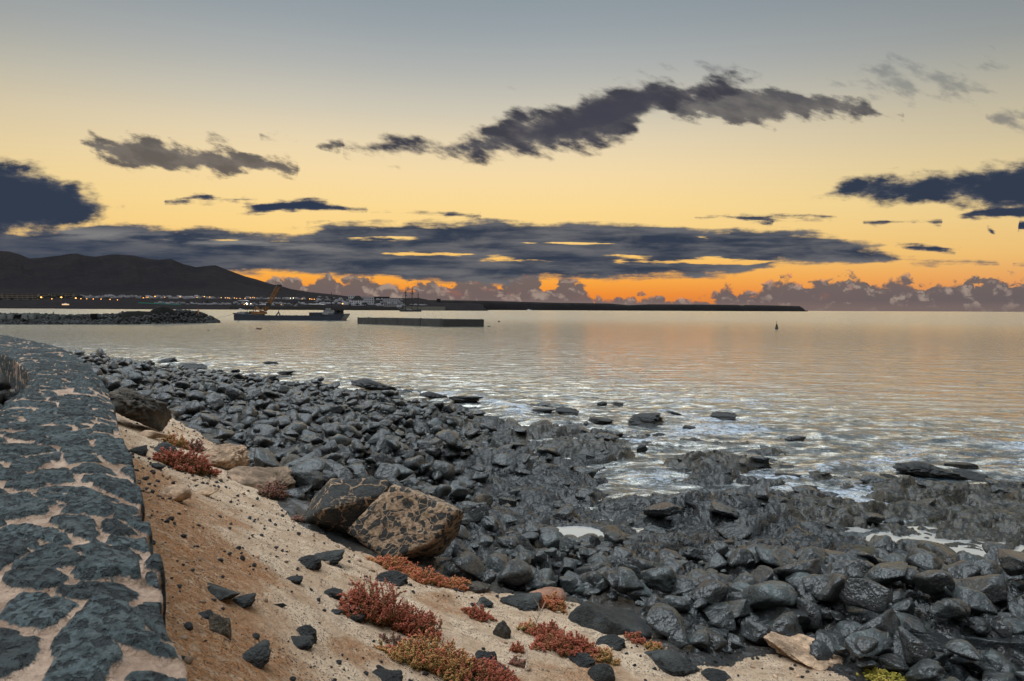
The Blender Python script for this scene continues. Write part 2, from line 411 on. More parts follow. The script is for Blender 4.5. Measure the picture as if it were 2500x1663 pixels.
class MB:
    """collects simple solids into one mesh"""
    def __init__(s): s.v = []; s.f = []; s.m = []
    def _add(s, vs, fs, m=0):
        b = len(s.v); s.v += [tuple(map(float, v)) for v in vs]; s.f += [tuple(b+i for i in f) for f in fs]; s.m += [m]*len(fs); return s
    def box(s, x0, x1, y0, y1, z0, z1, m=0, taper=0.0):
        x0, x1 = min(x0,x1), max(x0,x1); y0, y1 = min(y0,y1), max(y0,y1); z0, z1 = min(z0,z1), max(z0,z1)
        t = taper
        vs = [(x0,y0,z0),(x1,y0,z0),(x1,y1,z0),(x0,y1,z0),(x0+t,y0+t,z1),(x1-t,y0+t,z1),(x1-t,y1-t,z1),(x0+t,y1-t,z1)]
        return s._add(vs, [(3,2,1,0),(4,5,6,7),(0,1,5,4),(1,2,6,5),(2,3,7,6),(3,0,4,7)], m)
    def prism(s, pts, z0, z1, m=0):       # footprint polygon (xy), counter-clockwise
        n = len(pts)
        vs = [(x,y,z0) for x,y in pts]+[(x,y,z1) for x,y in pts]
        return s._add(vs, [tuple(range(n-1,-1,-1)), tuple(range(n,2*n))]+[(i,(i+1)%n,n+(i+1)%n,n+i) for i in range(n)], m)
    def extr_y(s, pts, y0, y1, m=0):      # outline in xz swept along y
        n = len(pts)
        vs = [(x,y0,z) for x,z in pts]+[(x,y1,z) for x,z in pts]
        return s._add(vs, [tuple(range(n)), tuple(range(2*n-1,n-1,-1))]+[((i+1)%n,i,n+i,n+(i+1)%n) for i in range(n)], m)
    def tube(s, pts, r, n=6, m=0, r2=None):
        P = [Vector(p) for p in pts]; k = len(P); r2 = r if r2 is None else r2
        rings = []
        for i, p in enumerate(P):
            d = (P[min(i+1,k-1)]-P[max(i-1,0)]).normalized()
            a = d.cross(Vector((0,0,1)));  a = a if a.length > 1e-3 else d.cross(Vector((0,1,0)))
            a.normalize(); b = d.cross(a); rr = r+(r2-r)*i/max(k-1,1)
            rings.append([p+(a*math.cos(2*math.pi*j/n)+b*math.sin(2*math.pi*j/n))*rr for j in range(n)])
        vs = [q for rg in rings for q in rg]; fs = []
        for i in range(k-1):
            for j in range(n): fs.append((i*n+j, i*n+(j+1)%n, (i+1)*n+(j+1)%n, (i+1)*n+j))
        fs += [tuple(range(n-1,-1,-1)), tuple((k-1)*n+j for j in range(n))]
        return s._add(vs, fs, m)
    def lathe(s, c, prof, n=12, m=0):     # (radius, z) profile about a vertical axis
        vs = []; fs = []
        for r, z in prof:
            for j in range(n): vs.append((c[0]+r*math.cos(2*math.pi*j/n), c[1]+r*math.sin(2*math.pi*j/n), c[2]+z))
        k = len(prof)
        for i in range(k-1):
            for j in range(n): fs.append((i*n+j, i*n+(j+1)%n, (i+1)*n+(j+1)%n, (i+1)*n+j))
        fs += [tuple(range(n-1,-1,-1)), tuple((k-1)*n+j for j in range(n))]
        return s._add(vs, fs, m)
    def mesh(s, name, mats, origin=(0,0,0), smooth=False):
        me = bpy.data.meshes.new(name); o = origin
        me.from_pydata([(v[0]-o[0], v[1]-o[1], v[2]-o[2]) for v in s.v], [], s.f)
        for mm in (mats if isinstance(mats, (list,tuple)) else [mats]): me.materials.append(mm)
        me.polygons.foreach_set('material_index', s.m)
        me.polygons.foreach_set('use_smooth', [smooth]*len(s.f)); me.update()
        return me
    def build(s, name, mats, parent=None, origin=(0,0,0), smooth=False):
        return link(name, s.mesh(name, mats, origin, smooth), parent)

# ------------------------------------------------------------------ materials
def material(name):
    m = bpy.data.materials.new(name); m.use_nodes = True
    t = NT(m.node_tree); t.n.clear()
    b = t.new('ShaderNodeBsdfPrincipled'); o = t.new('ShaderNodeOutputMaterial'); t.l.new(b.outputs[0], o.inputs[0])
    return m, t, b
def attr(t, name):
    nd = t.new('ShaderNodeAttribute'); nd.attribute_name = name; return nd.outputs['Fac']
def objco(t): return t.new('ShaderNodeTexCoord').outputs['Object']
def worldco(t): return t.new('ShaderNodeNewGeometry').outputs['Position']
def bump(t, b, h, strength=0.5, dist=0.02, prev=None):
    nd = t.new('ShaderNodeBump'); nd.inputs['Strength'].default_value = strength; nd.inputs['Distance'].default_value = dist
    t.put(nd.inputs['Height'], h)
    if prev is not None: t.l.new(prev, nd.inputs['Normal'])
    t.l.new(nd.outputs[0], b.inputs['Normal']); return nd.outputs[0]
def simple(name, rgb, rough=0.7, var=0.25, scale=3.0, metal=0.0, emit=None, estr=0.0):
    m, t, b = material(name)
    c = objco(t); n = t.noise(c, scale, 5.0, 0.6)
    dk = tuple(v*(1-var) for v in rgb)+(1,); lt = tuple(min(1,v*(1+var)) for v in rgb)+(1,)
    t.put(b.inputs['Base Color'], t.mix(t.smooth(n, 0.3, 0.7), dk, lt))
    b.inputs['Roughness'].default_value = rough; b.inputs['Metallic'].default_value = metal
    if emit:
        b.inputs['Emission Color'].default_value = emit+(1,); b.inputs['Emission Strength'].default_value = estr
    return m
def rock_material(name, dark, light, rough=(0.3,0.6), stain=None, bscale=1.0, bstr=0.7, mosspos=None):
    """basalt: two tones, small pores, fine grain"""
    m, t, b = material(name)
    c = worldco(t)
    oi = t.new('ShaderNodeObjectInfo').outputs['Random']
    n1 = t.noise(c, 1.6*bscale, 5.0, 0.65); n2 = t.noise(c, 7.5*bscale, 7.0, 0.70); n3 = t.noise(c, 42.0*bscale, 4.0, 0.6)
    col = t.mix(t.smooth(n2, 0.32, 0.70), dark+(1,), light+(1,))
    col = t.mix(t.math('MULTIPLY', t.smooth(n1, 0.50, 0.66), 0.7), col, tuple(v*2.0 for v in light)+(1,))
    if stain:
        col = t.mix(t.math('MULTIPLY', t.smooth(t.noise(c, 0.9*bscale, 5.0, 0.7), 0.54, 0.68), 0.75), col, stain+(1,))
    hv = t.math('MULTIPLY_ADD', oi, 1.1, 0.45)
    hs = t.new('ShaderNodeHueSaturation'); t.put(hs.inputs['Value'], hv); t.put(hs.inputs['Color'], col)
    t.put(b.inputs['Base Color'], hs.outputs[0])
    t.put(b.inputs['Roughness'], t.lerpmap(n1, 0.35, 0.65, rough[0], rough[1]))
    b.inputs['Specular IOR Level'].default_value = 0.6
    if rough[0] < 0.3:      # a film of water over the rough skin
        b.inputs['Coat Weight'].default_value = 0.8; b.inputs['Coat Roughness'].default_value = 0.20; b.inputs['Coat IOR'].default_value = 1.5
    if rough[0] < 0.3:
        cb_ = t.new('ShaderNodeBump'); cb_.inputs['Strength'].default_value = 0.8; cb_.inputs['Distance'].default_value = 0.09; t.put(cb_.inputs['Height'], t.noise(c, 7.0, 3.0, 0.6)); t.l.new(cb_.outputs[0], b.inputs['Coat Normal'])
    h = t.math('ADD', t.math('MULTIPLY', n2, 1.0), t.math('MULTIPLY', n3, 0.35))
    pores = t.smooth(t.noise(c, 24.0*bscale, 3.0, 0.6), 0.60, 0.70)
    h = t.math('SUBTRACT', h, t.math('MULTIPLY', t.math('MULTIPLY', pores, t.smooth(n1, 0.4, 0.6)), 0.35))
    bump(t, b, h, min(1.0, bstr+0.1), 0.11/bscale)
    return m
M = {}
M['basalt_wet'] = rock_material('basalt_wet', (0.0004,0.0007,0.0009), (0.0095,0.016,0.0178), (0.16,0.42), bstr=0.9)
M['basalt_sea'] = rock_material('basalt_sea', (0.002,0.0025,0.003), (0.009,0.010,0.010), (0.30,0.55), stain=(0.020,0.014,0.005))
M['basalt_damp'] = rock_material('basalt_damp', (0.0010,0.0016,0.0019), (0.036,0.044,0.042), (0.29,0.60), bstr=0.9)
M['basalt_dry'] = rock_material('basalt_dry', (0.0016,0.0022,0.0024), (0.034,0.037,0.035), (0.55,0.80), bstr=0.9)
M['basalt_brown'] = rock_material('basalt_brown', (0.009,0.0075,0.0055), (0.065,0.052,0.036), (0.60,0.85), stain=(0.09,0.06,0.03))
M['mossy'] = rock_material('mossy_rock', (0.003,0.0035,0.002), (0.028,0.023,0.007), (0.5,0.8), stain=(0.055,0.040,0.008))
M['tan_rock'] = rock_material('tan_rock', (0.20,0.13,0.075), (0.56,0.38,0.25), (0.8,0.95), stain=(0.10,0.065,0.03), bscale=0.8)
M['red_rock'] = rock_material('red_rock', (0.26,0.12,0.07), (0.42,0.22,0.14), (0.8,0.95))

# ------------------------------------------------------------------ the lie of the land (heights at points read off the photograph)
CTRL = [
 # under the sea
 (-300,820,-2),(100,812,-2),(600,852,-1.6),(1200,905,-1.6),(1700,965,-1.2),(2200,1030,-1.0),(2600,1060,-1.4),(3000,1000,-2),(3400,1100,-2),(0,790,-2.5),(1250,790,-3),(2500,800,-3),
 # waterline
 (120,845,0.05),(235,866,0),(420,903,0),(600,925,0),(760,947,0),(900,968,0),(1060,1002,0),(1200,1038,-0.02),(1450,1052,-0.10),(1480,1090,0.02),(1540,1150,-0.12),(1620,1092,-0.16),(1780,1120,-0.10),
 (1820,1165,0.05),(1930,1195,0),(2060,1222,-0.03),(2200,1238,0.0),(2400,1215,0.0),(2600,1240,0),(2900,1250,0),(2150,1180,-0.30),(2350,1120,-0.4),(1700,1060,-0.30),(1300,1015,-0.25),(1000,960,-0.3),
 # lava platform
 (1300,1100,0.16),(1420,1150,0.16),(1700,1185,0.16),(1600,1240,0.28),(1800,1260,0.30),(2000,1300,0.22),(2300,1300,0.16),(2500,1330,0.2),(2900,1330,0.3),(1150,1090,0.22),
 (1300,1250,0.42),(1600,1350,0.5),(1900,1400,0.5),(2200,1400,0.42),(2300,1480,0.55),(2600,1450,0.6),(3000,1500,0.7),
 (1250,1380,0.7),(1500,1450,0.66),(1700,1530,0.72),(2000,1600,0.85),(2400,1600,0.8),(2900,1650,0.8),(2500,1900,0.9),(3600,2000,0.9),
 # boulder beach at the left
 (150,858,0.5),(270,890,0.6),(360,920,0.7),(460,945,0.6),(500,975,1.0),(700,1010,0.75),(900,1050,0.5),(600,1060,1.35),(750,1120,1.15),(900,1200,0.95),(1050,1200,0.6),(1120,1300,0.72),(1000,1110,0.42),(850,1000,0.3),(330,950,1.5),
 # lip and toe of the sandy slope
 (400,1020,2.1),(560,1110,1.9),(680,1200,1.85),(760,1262,1.75),(900,1320,1.55),(1000,1372,1.4),(1200,1438,1.22),(1350,1480,1.15),(1550,1545,1.08),(1750,1620,1.02),(1950,1665,1.0),(2200,1730,1.0),
 # sandy slope
 (300,1000,2.8),(350,1060,2.65),(400,1200,2.9),(500,1300,2.8),(600,1300,2.5),(600,1450,2.72),(800,1450,2.15),(1000,1500,1.75),(700,1600,2.55),(1000,1640,1.95),(1300,1600,1.42),(1500,1650,1.25),(520,1600,3.0),(480,1800,3.05),(1000,1900,2.3),(1500,2000,1.6),(2200,2300,1.3),(0,3000,3.1),
]
def tp(x, y): 
    d = np.hypot(x, y); return np.arctan2(x, y)*1.6, np.log(np.maximum(d, 0.5))
_cp = np.array([at_z(a, b, z) for a, b, z in CTRL])
_qx, _qy = tp(_cp[:,0], _cp[:,1])
def _U(r2): return 0.5*r2*np.log(r2+1e-12)
def _fit():
    n = len(_qx); A = np.zeros((n+3, n+3))
    A[:n,:n] = _U((_qx[:,None]-_qx)**2+(_qy[:,None]-_qy)**2) + np.eye(n)*0.0006
    A[:n,n] = 1; A[:n,n+1] = _qx; A[:n,n+2] = _qy; A[n:,:n] = A[:n,n:].T
    return np.linalg.solve(A, np.concatenate([_cp[:,2], [0,0,0]]))
_w = _fit()
def base_z(x, y):
    x = np.asarray(x, float); y = np.asarray(y, float); qx, qy = tp(x, y)
    z = _w[-3]+_w[-2]*qx+_w[-1]*qy
    for i in range(len(_qx)): z = z + _w[i]*_U((qx-_qx[i])**2+(qy-_qy[i])**2)
    return np.clip(z, -3.0, 3.3)
def hit(px, py):
    """first point of the smooth ground seen at a photograph position"""
    r = ray(px, py); t = np.exp(np.linspace(math.log(1.5), math.log(260.0), 700))
    x, y, z = r[0]*t, r[1]*t, CAM_H+r[2]*t
    g = np.maximum(base_z(x, y), -0.0)
    i = np.argmax(z < g)
    if not (z < g).any(): i = len(t)-1
    return np.array([x[i], y[i], g[i]])

TOE = [(255,962),(300,978),(400,1005),(500,1062),(580,1120),(650,1185),(700,1238),(770,1290),(880,1345),(1000,1388),(1120,1428),(1210,1442),(1300,1452),(1420,1470),(1510,1492),(1570,1535),(1640,1600),(1720,1612),(1800,1595),(1900,1600),(2050,1640),(2150,1690),(2500,1850)]
toe_w = np.array([hit(a, b)[:2] for a, b in TOE])
OUTER = np.array([(x_-0.04*min(max((y_-1.0)/5.0, 0), 1), y_-0.02) for x_, y_ in [(1.2,-1.75),(0.2,0.0),(-0.68,1.47),(-0.88,1.79),(-1.29,2.45),(-2.16,3.87),(-3.13,5.44),(-4.5,7.6),(-6.6,10.6),(-9.0,13.8),(-11.5,16.6),(-15.6,20.8),(-22,26.5),(-30,32)]])
sand_poly = np.vstack([toe_w, [(9,1.0),(3,-3)], OUTER[:10]])
def poly_sd(x, y, P):
    """signed distance, positive inside"""
    d = np.full(x.shape, 1e9); ins = np.zeros(x.shape, bool)
    for i in range(len(P)):
        a, b = P[i], P[(i+1) % len(P)]
        ex, ey = b-a; L = ex*ex+ey*ey+1e-12
        t = np.clip(((x-a[0])*ex+(y-a[1])*ey)/L, 0, 1)
        d = np.minimum(d, np.hypot(x-a[0]-t*ex, y-a[1]-t*ey))
        c = ((a[1] > y) != (b[1] > y)) & (x < (b[0]-a[0])*(y-a[1])/((b[1]-a[1]) if abs(b[1]-a[1]) > 1e-12 else 1e-12)+a[0])
        ins ^= c
    return np.where(ins, d, -d)

# tide pools: centre on the photograph, half width and half height in its pixels
POOLS = [(1112,1099,42,8,'bright still tide pool just behind the leaning boulder nearest the surf'),
 (1228,1126,26,6,'small tide pool in the dark lava right of the round boulders'),
 (1345,1078,34,6,'thin tide pool among the low ledges at the water edge'),
 (1395,1290,72,13,'wide tide pool with flat stones in it below the lumpy lava mound'),
 (1590,1176,30,16,'narrow tide pool beside the mossy reef in the middle'),
 (1568,1338,26,9,'short stepped tide pool on the smooth lava sheet'),
 (1540,1375,20,8,'small tide pool at the foot of the smooth lava sheet'),
 (1872,1405,36,10,'lone tide pool between angular boulders and the brown moss'),
 (1960,1273,34,8,'small tide pool left of the long right hand pool'),
 (2110,1295,44,9,'thin two armed tide pool behind the long right hand pool'),
 (2330,1335,140,28,'long pale tide pool, the largest, near the right edge'),
 (2385,1278,24,6,'small tide pool on the mossy reef above the largest pool'),
 (2340,1430,34,9,'tide pool below the largest pool, among smooth black slabs'),
 (2268,1476,18,6,'tiny round tide pool right of the long leaning boulder'),
 (2455,1432,18,7,'small tide pool close to the right edge under the largest pool'),
 (1625,1512,30,10,'tide pool at the foot of the grey slab beside the brown cobbles'),
 (1690,1445,20,9,'small tide pool right of the big leaning boulder'),
 (1270,1380,14,5,'tiny tide pool behind the pile of leaning boulders'),
 (2375,1555,30,6,'thin tide pool in the lower right among black slabs')]
pool_data = []
for px, py, a, b, lab in POOLS:
    c = hit(px, py)
    if c[2] < 0.13: continue            # the sea itself fills that one
    l = hit(px-a, py); r = hit(px+a, py); u = hit(px, py-b); d = hit(px, py+b)
    rx = np.hypot(*(r-l)[:2])/2; ry = max(np.hypot(*(u-d)[:2])/2, 0.12)
    pool_data.append((c[0], c[1], max(c[2]-0.10, 0.02), rx, min(ry, rx*1.5), lab))

# mossy reefs standing above the platform: place on the photograph, half widths in its pixels, height
REEFS = []
for px, py, a, bb_, hh_ in [(1425,1082,95,14,0.50),(1430,1108,75,10,0.45),(2310,1225,90,17,0.50),(2460,1235,100,20,0.45),(1720,1140,95,20,0.38),(2160,1252,110,16,0.25),
                            (1340,1062,80,10,0.30),(1100,1030,90,14,0.35),(1640,1225,110,26,0.50),(1800,1240,120,24,0.35),(1250,1160,110,20,0.25),(1330,1215,90,20,0.22),(1400,1165,110,22,0.34),(1470,1215,130,20,0.30),(1500,1130,60,9,0.26),(1370,1255,90,14,0.2)]:
    c = hit(px, py); l = hit(px-a, py); r = hit(px+a, py); u = hit(px, py-bb_); d = hit(px, py+bb_)
    REEFS.append((c[0], c[1], np.hypot(*(r-l)[:2])/2, max(np.hypot(*(u-d)[:2])/2, 0.6), hh_))
# ------------------------------------------------------------------ shore heights in full detail
def shore_detail(x, y):
    b = base_z(x, y)
    d = np.hypot(x, y)
    wx = x+0.35*fbm(x*1.3, y*1.3, 11, 3); wy = y+0.35*fbm(x*1.3, y*1.3, 12, 3)
    # packed boulders and lumpy lava
    def packed(s, seed, ax=1.0, ay=1.0):
        F1, F2, r1, r2, ox, oy = worley(wx/s*ax, wy/s*ay, seed)
        e = sstep(F2-F1, 0.0, 0.12)
        tilt = ((r1-0.5)*ox+(r2-0.5)*oy)*1.5
        dome = 1-np.minimum(F1, 1)**2*0.75
        return (e*(0.42+0.5*r2)*(0.5+0.5*dome) + 0.85*tilt*e)*s*0.46, e, r1
    h1, e1, r1 = packed(1.7, 21, 0.55, 1.0)
    h2, e2, r2 = packed(0.72, 31, 0.62, 1.05)
    h3, e3, r3 = packed(0.30, 41, 0.75, 1.0)
    low = sstep(b, 0.62, 0.30)                      # near the water: bedrock cut by channels
    big = fbm(x*0.30, y*0.42, 51, 4)
    rope = np.abs(fbm(wx*1.5, wy*2.6, 55, 4))
    fine = fbm(x*5.0, y*5.0, 61, 4, 0.6)
    for rx_, ry_, ra, rb, rh in REEFS:
        b = b + 0.62*rh*np.exp(-(((x-rx_)/ra)**2+((y-ry_)/rb)**2)**1.3)
    mid = np.exp(-(((x-2.2)/3.0)**2+((y-15.5)/3.0)**2))
    rough = 1.0-0.75*mid
    h = 0.68*h1*rough + 0.85*h2*(0.3+0.7*rough) + 0.8*h3*(0.35+0.65*rough)*sstep(d, 24, 11) + (0.16+0.30*low)*big*rough + 0.16*(0.35-rope)*rough + 0.075*fine
    # ledges: gentle steps facing the sea
    led = np.abs(((y*0.55+x*0.12+0.8*fbm(x*0.4, y*0.8, 71, 3)) % 1.0)-0.5)
    h = h + 0.16*sstep(led, 0.1, 0.4)*sstep(fbm(x*0.25, y*0.25, 77, 2), -0.15, 0.25)
    off = 0.36
    sd = poly_sd(x, y, sand_poly)
    h = off+(h-off)*(0.25+0.75*sstep(sd, -0.1, -1.8))
    near0 = sstep(b, -0.9, 0.25); b = b - 0.15*low - 0.03*low*sstep(x, -3, 2)
    z = b + (h-off)*(0.6+0.4*near0)
    sd = poly_sd(x, y, sand_poly)
    sdn = sd + 0.28*fbm(x*1.1, y*1.1, 81, 4)
    sand = sstep(sdn, -0.12, 0.22)
    zs = b + 0.06*fbm(x*0.9, y*0.9, 91, 4) + 0.032*fbm(x*5, y*5, 95, 4, 0.6) + 0.03*np.maximum(0, fbm(x*2.6, y*2.6, 97, 4)-0.15)
    z = z*(1-sand)+zs*sand
    for cx, cy, zz, rx, ry, lab in pool_data:
        q = np.sqrt(((x-cx)/rx)**2+((y-cy)/ry)**2) + 0.5*fbm(x*1.1+cx, y*2.2, 99, 4)
        w = sstep(q, 1.30, 0.8)*(1-sand)
        z = np.minimum(z, z*(1-w)+(zz-0.13+(h-0.22)*0.42)*w)
        rimw = sstep(b, 0.06, 0.2)*sstep(q, 2.3, 1.45)*(1-sand)*(1-w)
        z = z + np.maximum(0, (zz+0.02+0.25*np.maximum(h-0.1, 0)-z))*rimw
    return z, sand, sd, b, (e1, r1, e2, r2)

NR, NCOL = 1450, 1050
rr = np.exp(np.linspace(math.log(1.25), math.log(135.0), NR))
aa = np.radians(np.linspace(-52, 48, NCOL))
RR, AA = np.meshgrid(rr, aa, indexing='ij')
GX, GY = RR*np.sin(AA), RR*np.cos(AA)
gz, gs, gsd, gb, _ = shore_detail(GX.ravel(), GY.ravel())
GZ = gz.reshape(NR, NCOL)
def ground_z(x, y):
    """height of the finished ground mesh"""
    d = math.hypot(x, y); a = math.atan2(x, y)
    i = (math.log(max(d, 1.26))-math.log(1.25))/(math.log(135.0)-math.log(1.25))*(NR-1)
    j = (math.degrees(a)+52)/100.0*(NCOL-1)
    i = int(min(max(i, 0), NR-1)); j = int(min(max(j, 0), NCOL-1))
    return float(GZ[i, j])
def ground_zs(x, y):
    i = np.clip((np.log(np.maximum(np.hypot(x, y), 1.26))-math.log(1.25))/(math.log(135.0)-math.log(1.25))*(NR-1), 0, NR-1).astype(int)
    j = np.clip((np.degrees(np.arctan2(x, y))+52)/100.0*(NCOL-1), 0, NCOL-1).astype(int)
    return GZ[i, j]
gx, gy = GX.ravel(), GY.ravel()
# what the surface is made of
wall_d = np.full(gx.shape, 1e9)
for i in range(len(OUTER)-1):
    a, b = OUTER[i], OUTER[i+1]; e = b-a; t = np.clip(((gx-a[0])*e[0]+(gy-a[1])*e[1])/(e@e), 0, 1)
    wall_d = np.minimum(wall_d, np.hypot(gx-a[0]-t*e[0], gy-a[1]-t*e[1]))
rust = sstep(wall_d+1.1*fbm(gx*1.1, gy*1.1, 101, 4)+np.maximum(0, gy-5.0)*0.20, 1.9, 0.8)
rust = np.maximum(rust, sstep(fbm(gx*0.9+4, gy*0.9, 103, 4), 0.30, 0.5)*0.8)
moss = sstep(fbm(gx*0.5, gy*0.5, 105, 4)+0.5*sstep(gb, 0.5, 0.0)-0.25+0.35*sstep(gx, 2, 12), 0.28, 0.6)
moss = moss*sstep(gb, 0.6, 0.35)
for k_, (rx_, ry_, ra, rb, rh) in enumerate(REEFS[:7]): moss = np.maximum(moss, np.exp(-(((gx-rx_)/ra)**2+((gy-ry_)/rb)**2))*1.2)
moss = np.clip(moss, 0, 1)

sandm, t, b = material('sand')
c = worldco(t)
n1 = t.noise(c, 2.2, 6.0, 0.65); n2 = t.noise(c, 13.0, 6.0, 0.7); n3 = t.noise(c, 55.0, 5.0, 0.7)
col = t.mix(t.smooth(n1, 0.34, 0.66), (0.66,0.45,0.29,1), (0.92,0.70,0.49,1))
col = t.mix(t.math('MULTIPLY', t.smooth(n2, 0.50, 0.74), 0.45), col, (0.26,0.17,0.10,1))
ru = t.math('MULTIPLY', attr(t, 'rust'), t.smooth(n2, 0.22, 0.56))
rcol = t.mix(t.smooth(n3, 0.35, 0.65), (0.16,0.062,0.018,1), (0.70,0.30,0.09,1))
col = t.mix(t.math('MULTIPLY', ru, 0.9), col, rcol)
sp = t.math('MULTIPLY', t.smooth(t.voro(c, 38.0), 0.36, 0.22), t.smooth(n1, 0.38, 0.60))
sp2 = t.smooth(n3, 0.62, 0.68)
rl = t.new('ShaderNodeMapping'); rl.inputs['Rotation'].default_value = (0,0,0.9); rl.inputs['Scale'].default_value = (1.2,4.5,1.0); t.l.new(c, rl.inputs[0])
rn_ = t.noise(rl.outputs[0], 2.6, 6.0, 0.7, 0.8)
col = t.mix(t.math('MULTIPLY', t.smooth(rn_, 0.55, 0.64), 0.55), col, (0.27,0.165,0.09,1))
rp = t.math('MULTIPLY', t.smooth(t.noise(c, 5.0, 7.0, 0.78, 0.5), 0.52, 0.66), 0.5)
col = t.mix(rp, col, (0.30,0.20,0.125,1))
col = t.mix(t.math('MULTIPLY', sp2, 0.8), col, (0.07,0.055,0.045,1))
col = t.mix(sp, col, (0.05,0.045,0.042,1))
t.put(b.inputs['Base Color'], col)
b.inputs['Roughness'].default_value = 0.95
bump(t, b, t.math('ADD', t.math('MULTIPLY', n3, 0.5), t.math('ADD', n2, n1)), 1.0, 0.10)
M['sand'] = sandm

lavam, t, b = material('lava_shore')
c = worldco(t)
n1 = t.noise(c, 0.9, 5.0, 0.6); n2 = t.noise(c, 8.0, 7.0, 0.66); n3 = t.noise(c, 40.0, 4.0, 0.6)
col = t.mix(t.smooth(n2, 0.34, 0.68), (0.0004,0.0007,0.0009,1), (0.0095,0.0155,0.017,1))
mo = t.math('MULTIPLY', attr(t, 'moss'), t.smooth(n2, 0.36, 0.6))
col = t.mix(mo, col, (0.042,0.031,0.007,1))
ba = attr(t, 'brown')
col = t.mix(t.math('MULTIPLY', ba, t.smooth(n1, 0.35, 0.65)), col, (0.055,0.044,0.032,1))
t.put(b.inputs['Base Color'], col)
t.put(b.inputs['Roughness'], t.math('ADD', t.lerpmap(n1, 0.35, 0.65, 0.12, 0.36), t.math('ADD', t.math('MULTIPLY', ba, 0.3), t.math('MULTIPLY', mo, 0.4)), clamp=True))
b.inputs['Specular IOR Level'].default_value = 0.6
b.inputs['Coat Weight'].default_value = 0.65; t.put(b.inputs['Coat Roughness'], t.math('MULTIPLY_ADD', attr(t, 'wet'), -0.13, 0.22)); b.inputs['Coat IOR'].default_value = 1.5
cb_ = t.new('ShaderNodeBump'); cb_.inputs['Strength'].default_value = 0.8; cb_.inputs['Distance'].default_value = 0.08; t.put(cb_.inputs['Height'], t.noise(c, 5.0, 4.0, 0.6)); t.l.new(cb_.outputs[0], b.inputs['Coat Normal'])
bump(t, b, t.math('ADD', t.math('MULTIPLY', n3, 0.25), t.math('ADD', n2, t.math('MULTIPLY', t.noise(c, 3.2, 4.0, 0.6), 1.5))), 1.0, 0.24)
M['lava'] = lavam

quads = grid_quads(NR, NCOL)
V3 = np.stack([gx, gy, gz], -1)
qs = gs[quads].min(1) > 0.80
keep = (gz[quads].max(1) > -1.2) & ((V3[quads][:,:,0].mean(1) > -30))
wet = np.clip(np.exp(-(((gx-2.2)/3.2)**2+((gy-15.5)/3.2)**2))*1.3, 0, 1)
brown = sstep(gsd, -2.6, -0.2)*sstep(gb, 0.4, 0.7)
def submesh(name, mask, mat, attrs):
    q = quads[mask]; used = np.unique(q); mp = np.full(len(gx), -1, np.int64); mp[used] = np.arange(len(used))
    me = np_mesh(name, V3[used], mp[q][:, ::-1], smooth=True, attrs={k: v[used] for k, v in attrs.items()}, mats=[mat])
    return link(name, me)
tag(submesh('sand', keep & qs, sandm, {'rust': rust}), kind='structure')
tag(submesh('lava_shore', keep & ~qs, lavam, {'moss': moss, 'brown': brown, 'wet': wet}), kind='structure')

# ------------------------------------------------------------------ sea
r1_ = np.exp(np.linspace(math.log(6.0), math.log(170.0), 880)); r2_ = np.exp(np.linspace(math.log(172.0), math.log(60000.0), 170))
sr = np.concatenate([r1_, r2_]); sa = np.radians(np.linspace(-58, 58, 760))
SR, SA = np.meshgrid(sr, sa, indexing='ij'); sx, sy = (SR*np.sin(SA)).ravel(), (SR*np.cos(SA)).ravel()
d = SR.ravel()
sb = base_z(sx, sy)
shal = sstep(sb, -1.5, -0.15)*sstep(d, 140, 60)
fade = sstep(d, 170, 50)
q1 = sy+0.10*sx
sz = 0.030*fbm(sx*0.35, q1*0.9, 201, 3) + 0.018*fbm(sx*1.2, q1*2.4, 205, 3) + shal*(0.085*fbm(sx*0.5, q1*1.3, 207, 4)+0.035*fbm(sx*2.2, q1*3.6, 209, 3))
# low breaking crests running along the shore
cr = fbm(sx*0.06, sy*0.16, 211, 2)*1.5 + sb*2.6 + 0.15*fbm(sx*0.5, sy*0.5, 213, 3)
crest = np.exp(-((np.abs((cr % 1.0)-0.5))/0.13)**2)*sstep(sb, -1.9, -0.5)*sstep(fbm(sx*0.09+3, sy*0.09, 215, 2), -0.05, 0.3)
sz = (sz + shal*(0.14*fbm(sx*0.45+7, q1*1.1, 217, 4)+0.03*fbm(sx*1.8, q1*3.0, 219, 3)))*fade + 0.13*crest*shal
right = sstep(sx, 0, 10)*sstep(sy, 34, 17)
foam = sstep(fbm(sx*0.22+9, sy*0.35, 221, 4)+0.85*right+0.45*sstep(sb, -1.1, -0.25)-0.60, 0.0, 0.5)*sstep(sb, -1.7, -0.6)*sstep(sb, 0.25, -0.05)
foam = np.maximum(foam*0.8, crest*0.9*sstep(sb, 0.0, -0.2)*sstep(sx, -12, 2))
wat, t, b = material('sea_water')
c = worldco(t)
mp = t.new('ShaderNodeMapping'); mp.inputs['Scale'].default_value = (1.0, 2.3, 1.0); t.l.new(c, mp.inputs[0])
w1 = t.noise(mp.outputs[0], 1.7, 5.0, 0.62); w2 = t.noise(mp.outputs[0], 0.25, 3.0, 0.55); w3 = t.noise(mp.outputs[0], 7.0, 4.0, 0.6)
fo = attr(t, 'foam')
fn = t.noise(c, 3.2, 7.0, 0.72, 0.8); fv = t.voro(c, 2.6, out='Distance')
mpf = t.new('ShaderNodeMapping'); mpf.inputs['Scale'].default_value = (1.0, 1.7, 1.0); t.l.new(c, mpf.inputs[0])
lace = t.math('ABSOLUTE', t.math('SUBTRACT', t.noise(mpf.outputs[0], 2.1, 6.0, 0.62, 1.2), 0.5))
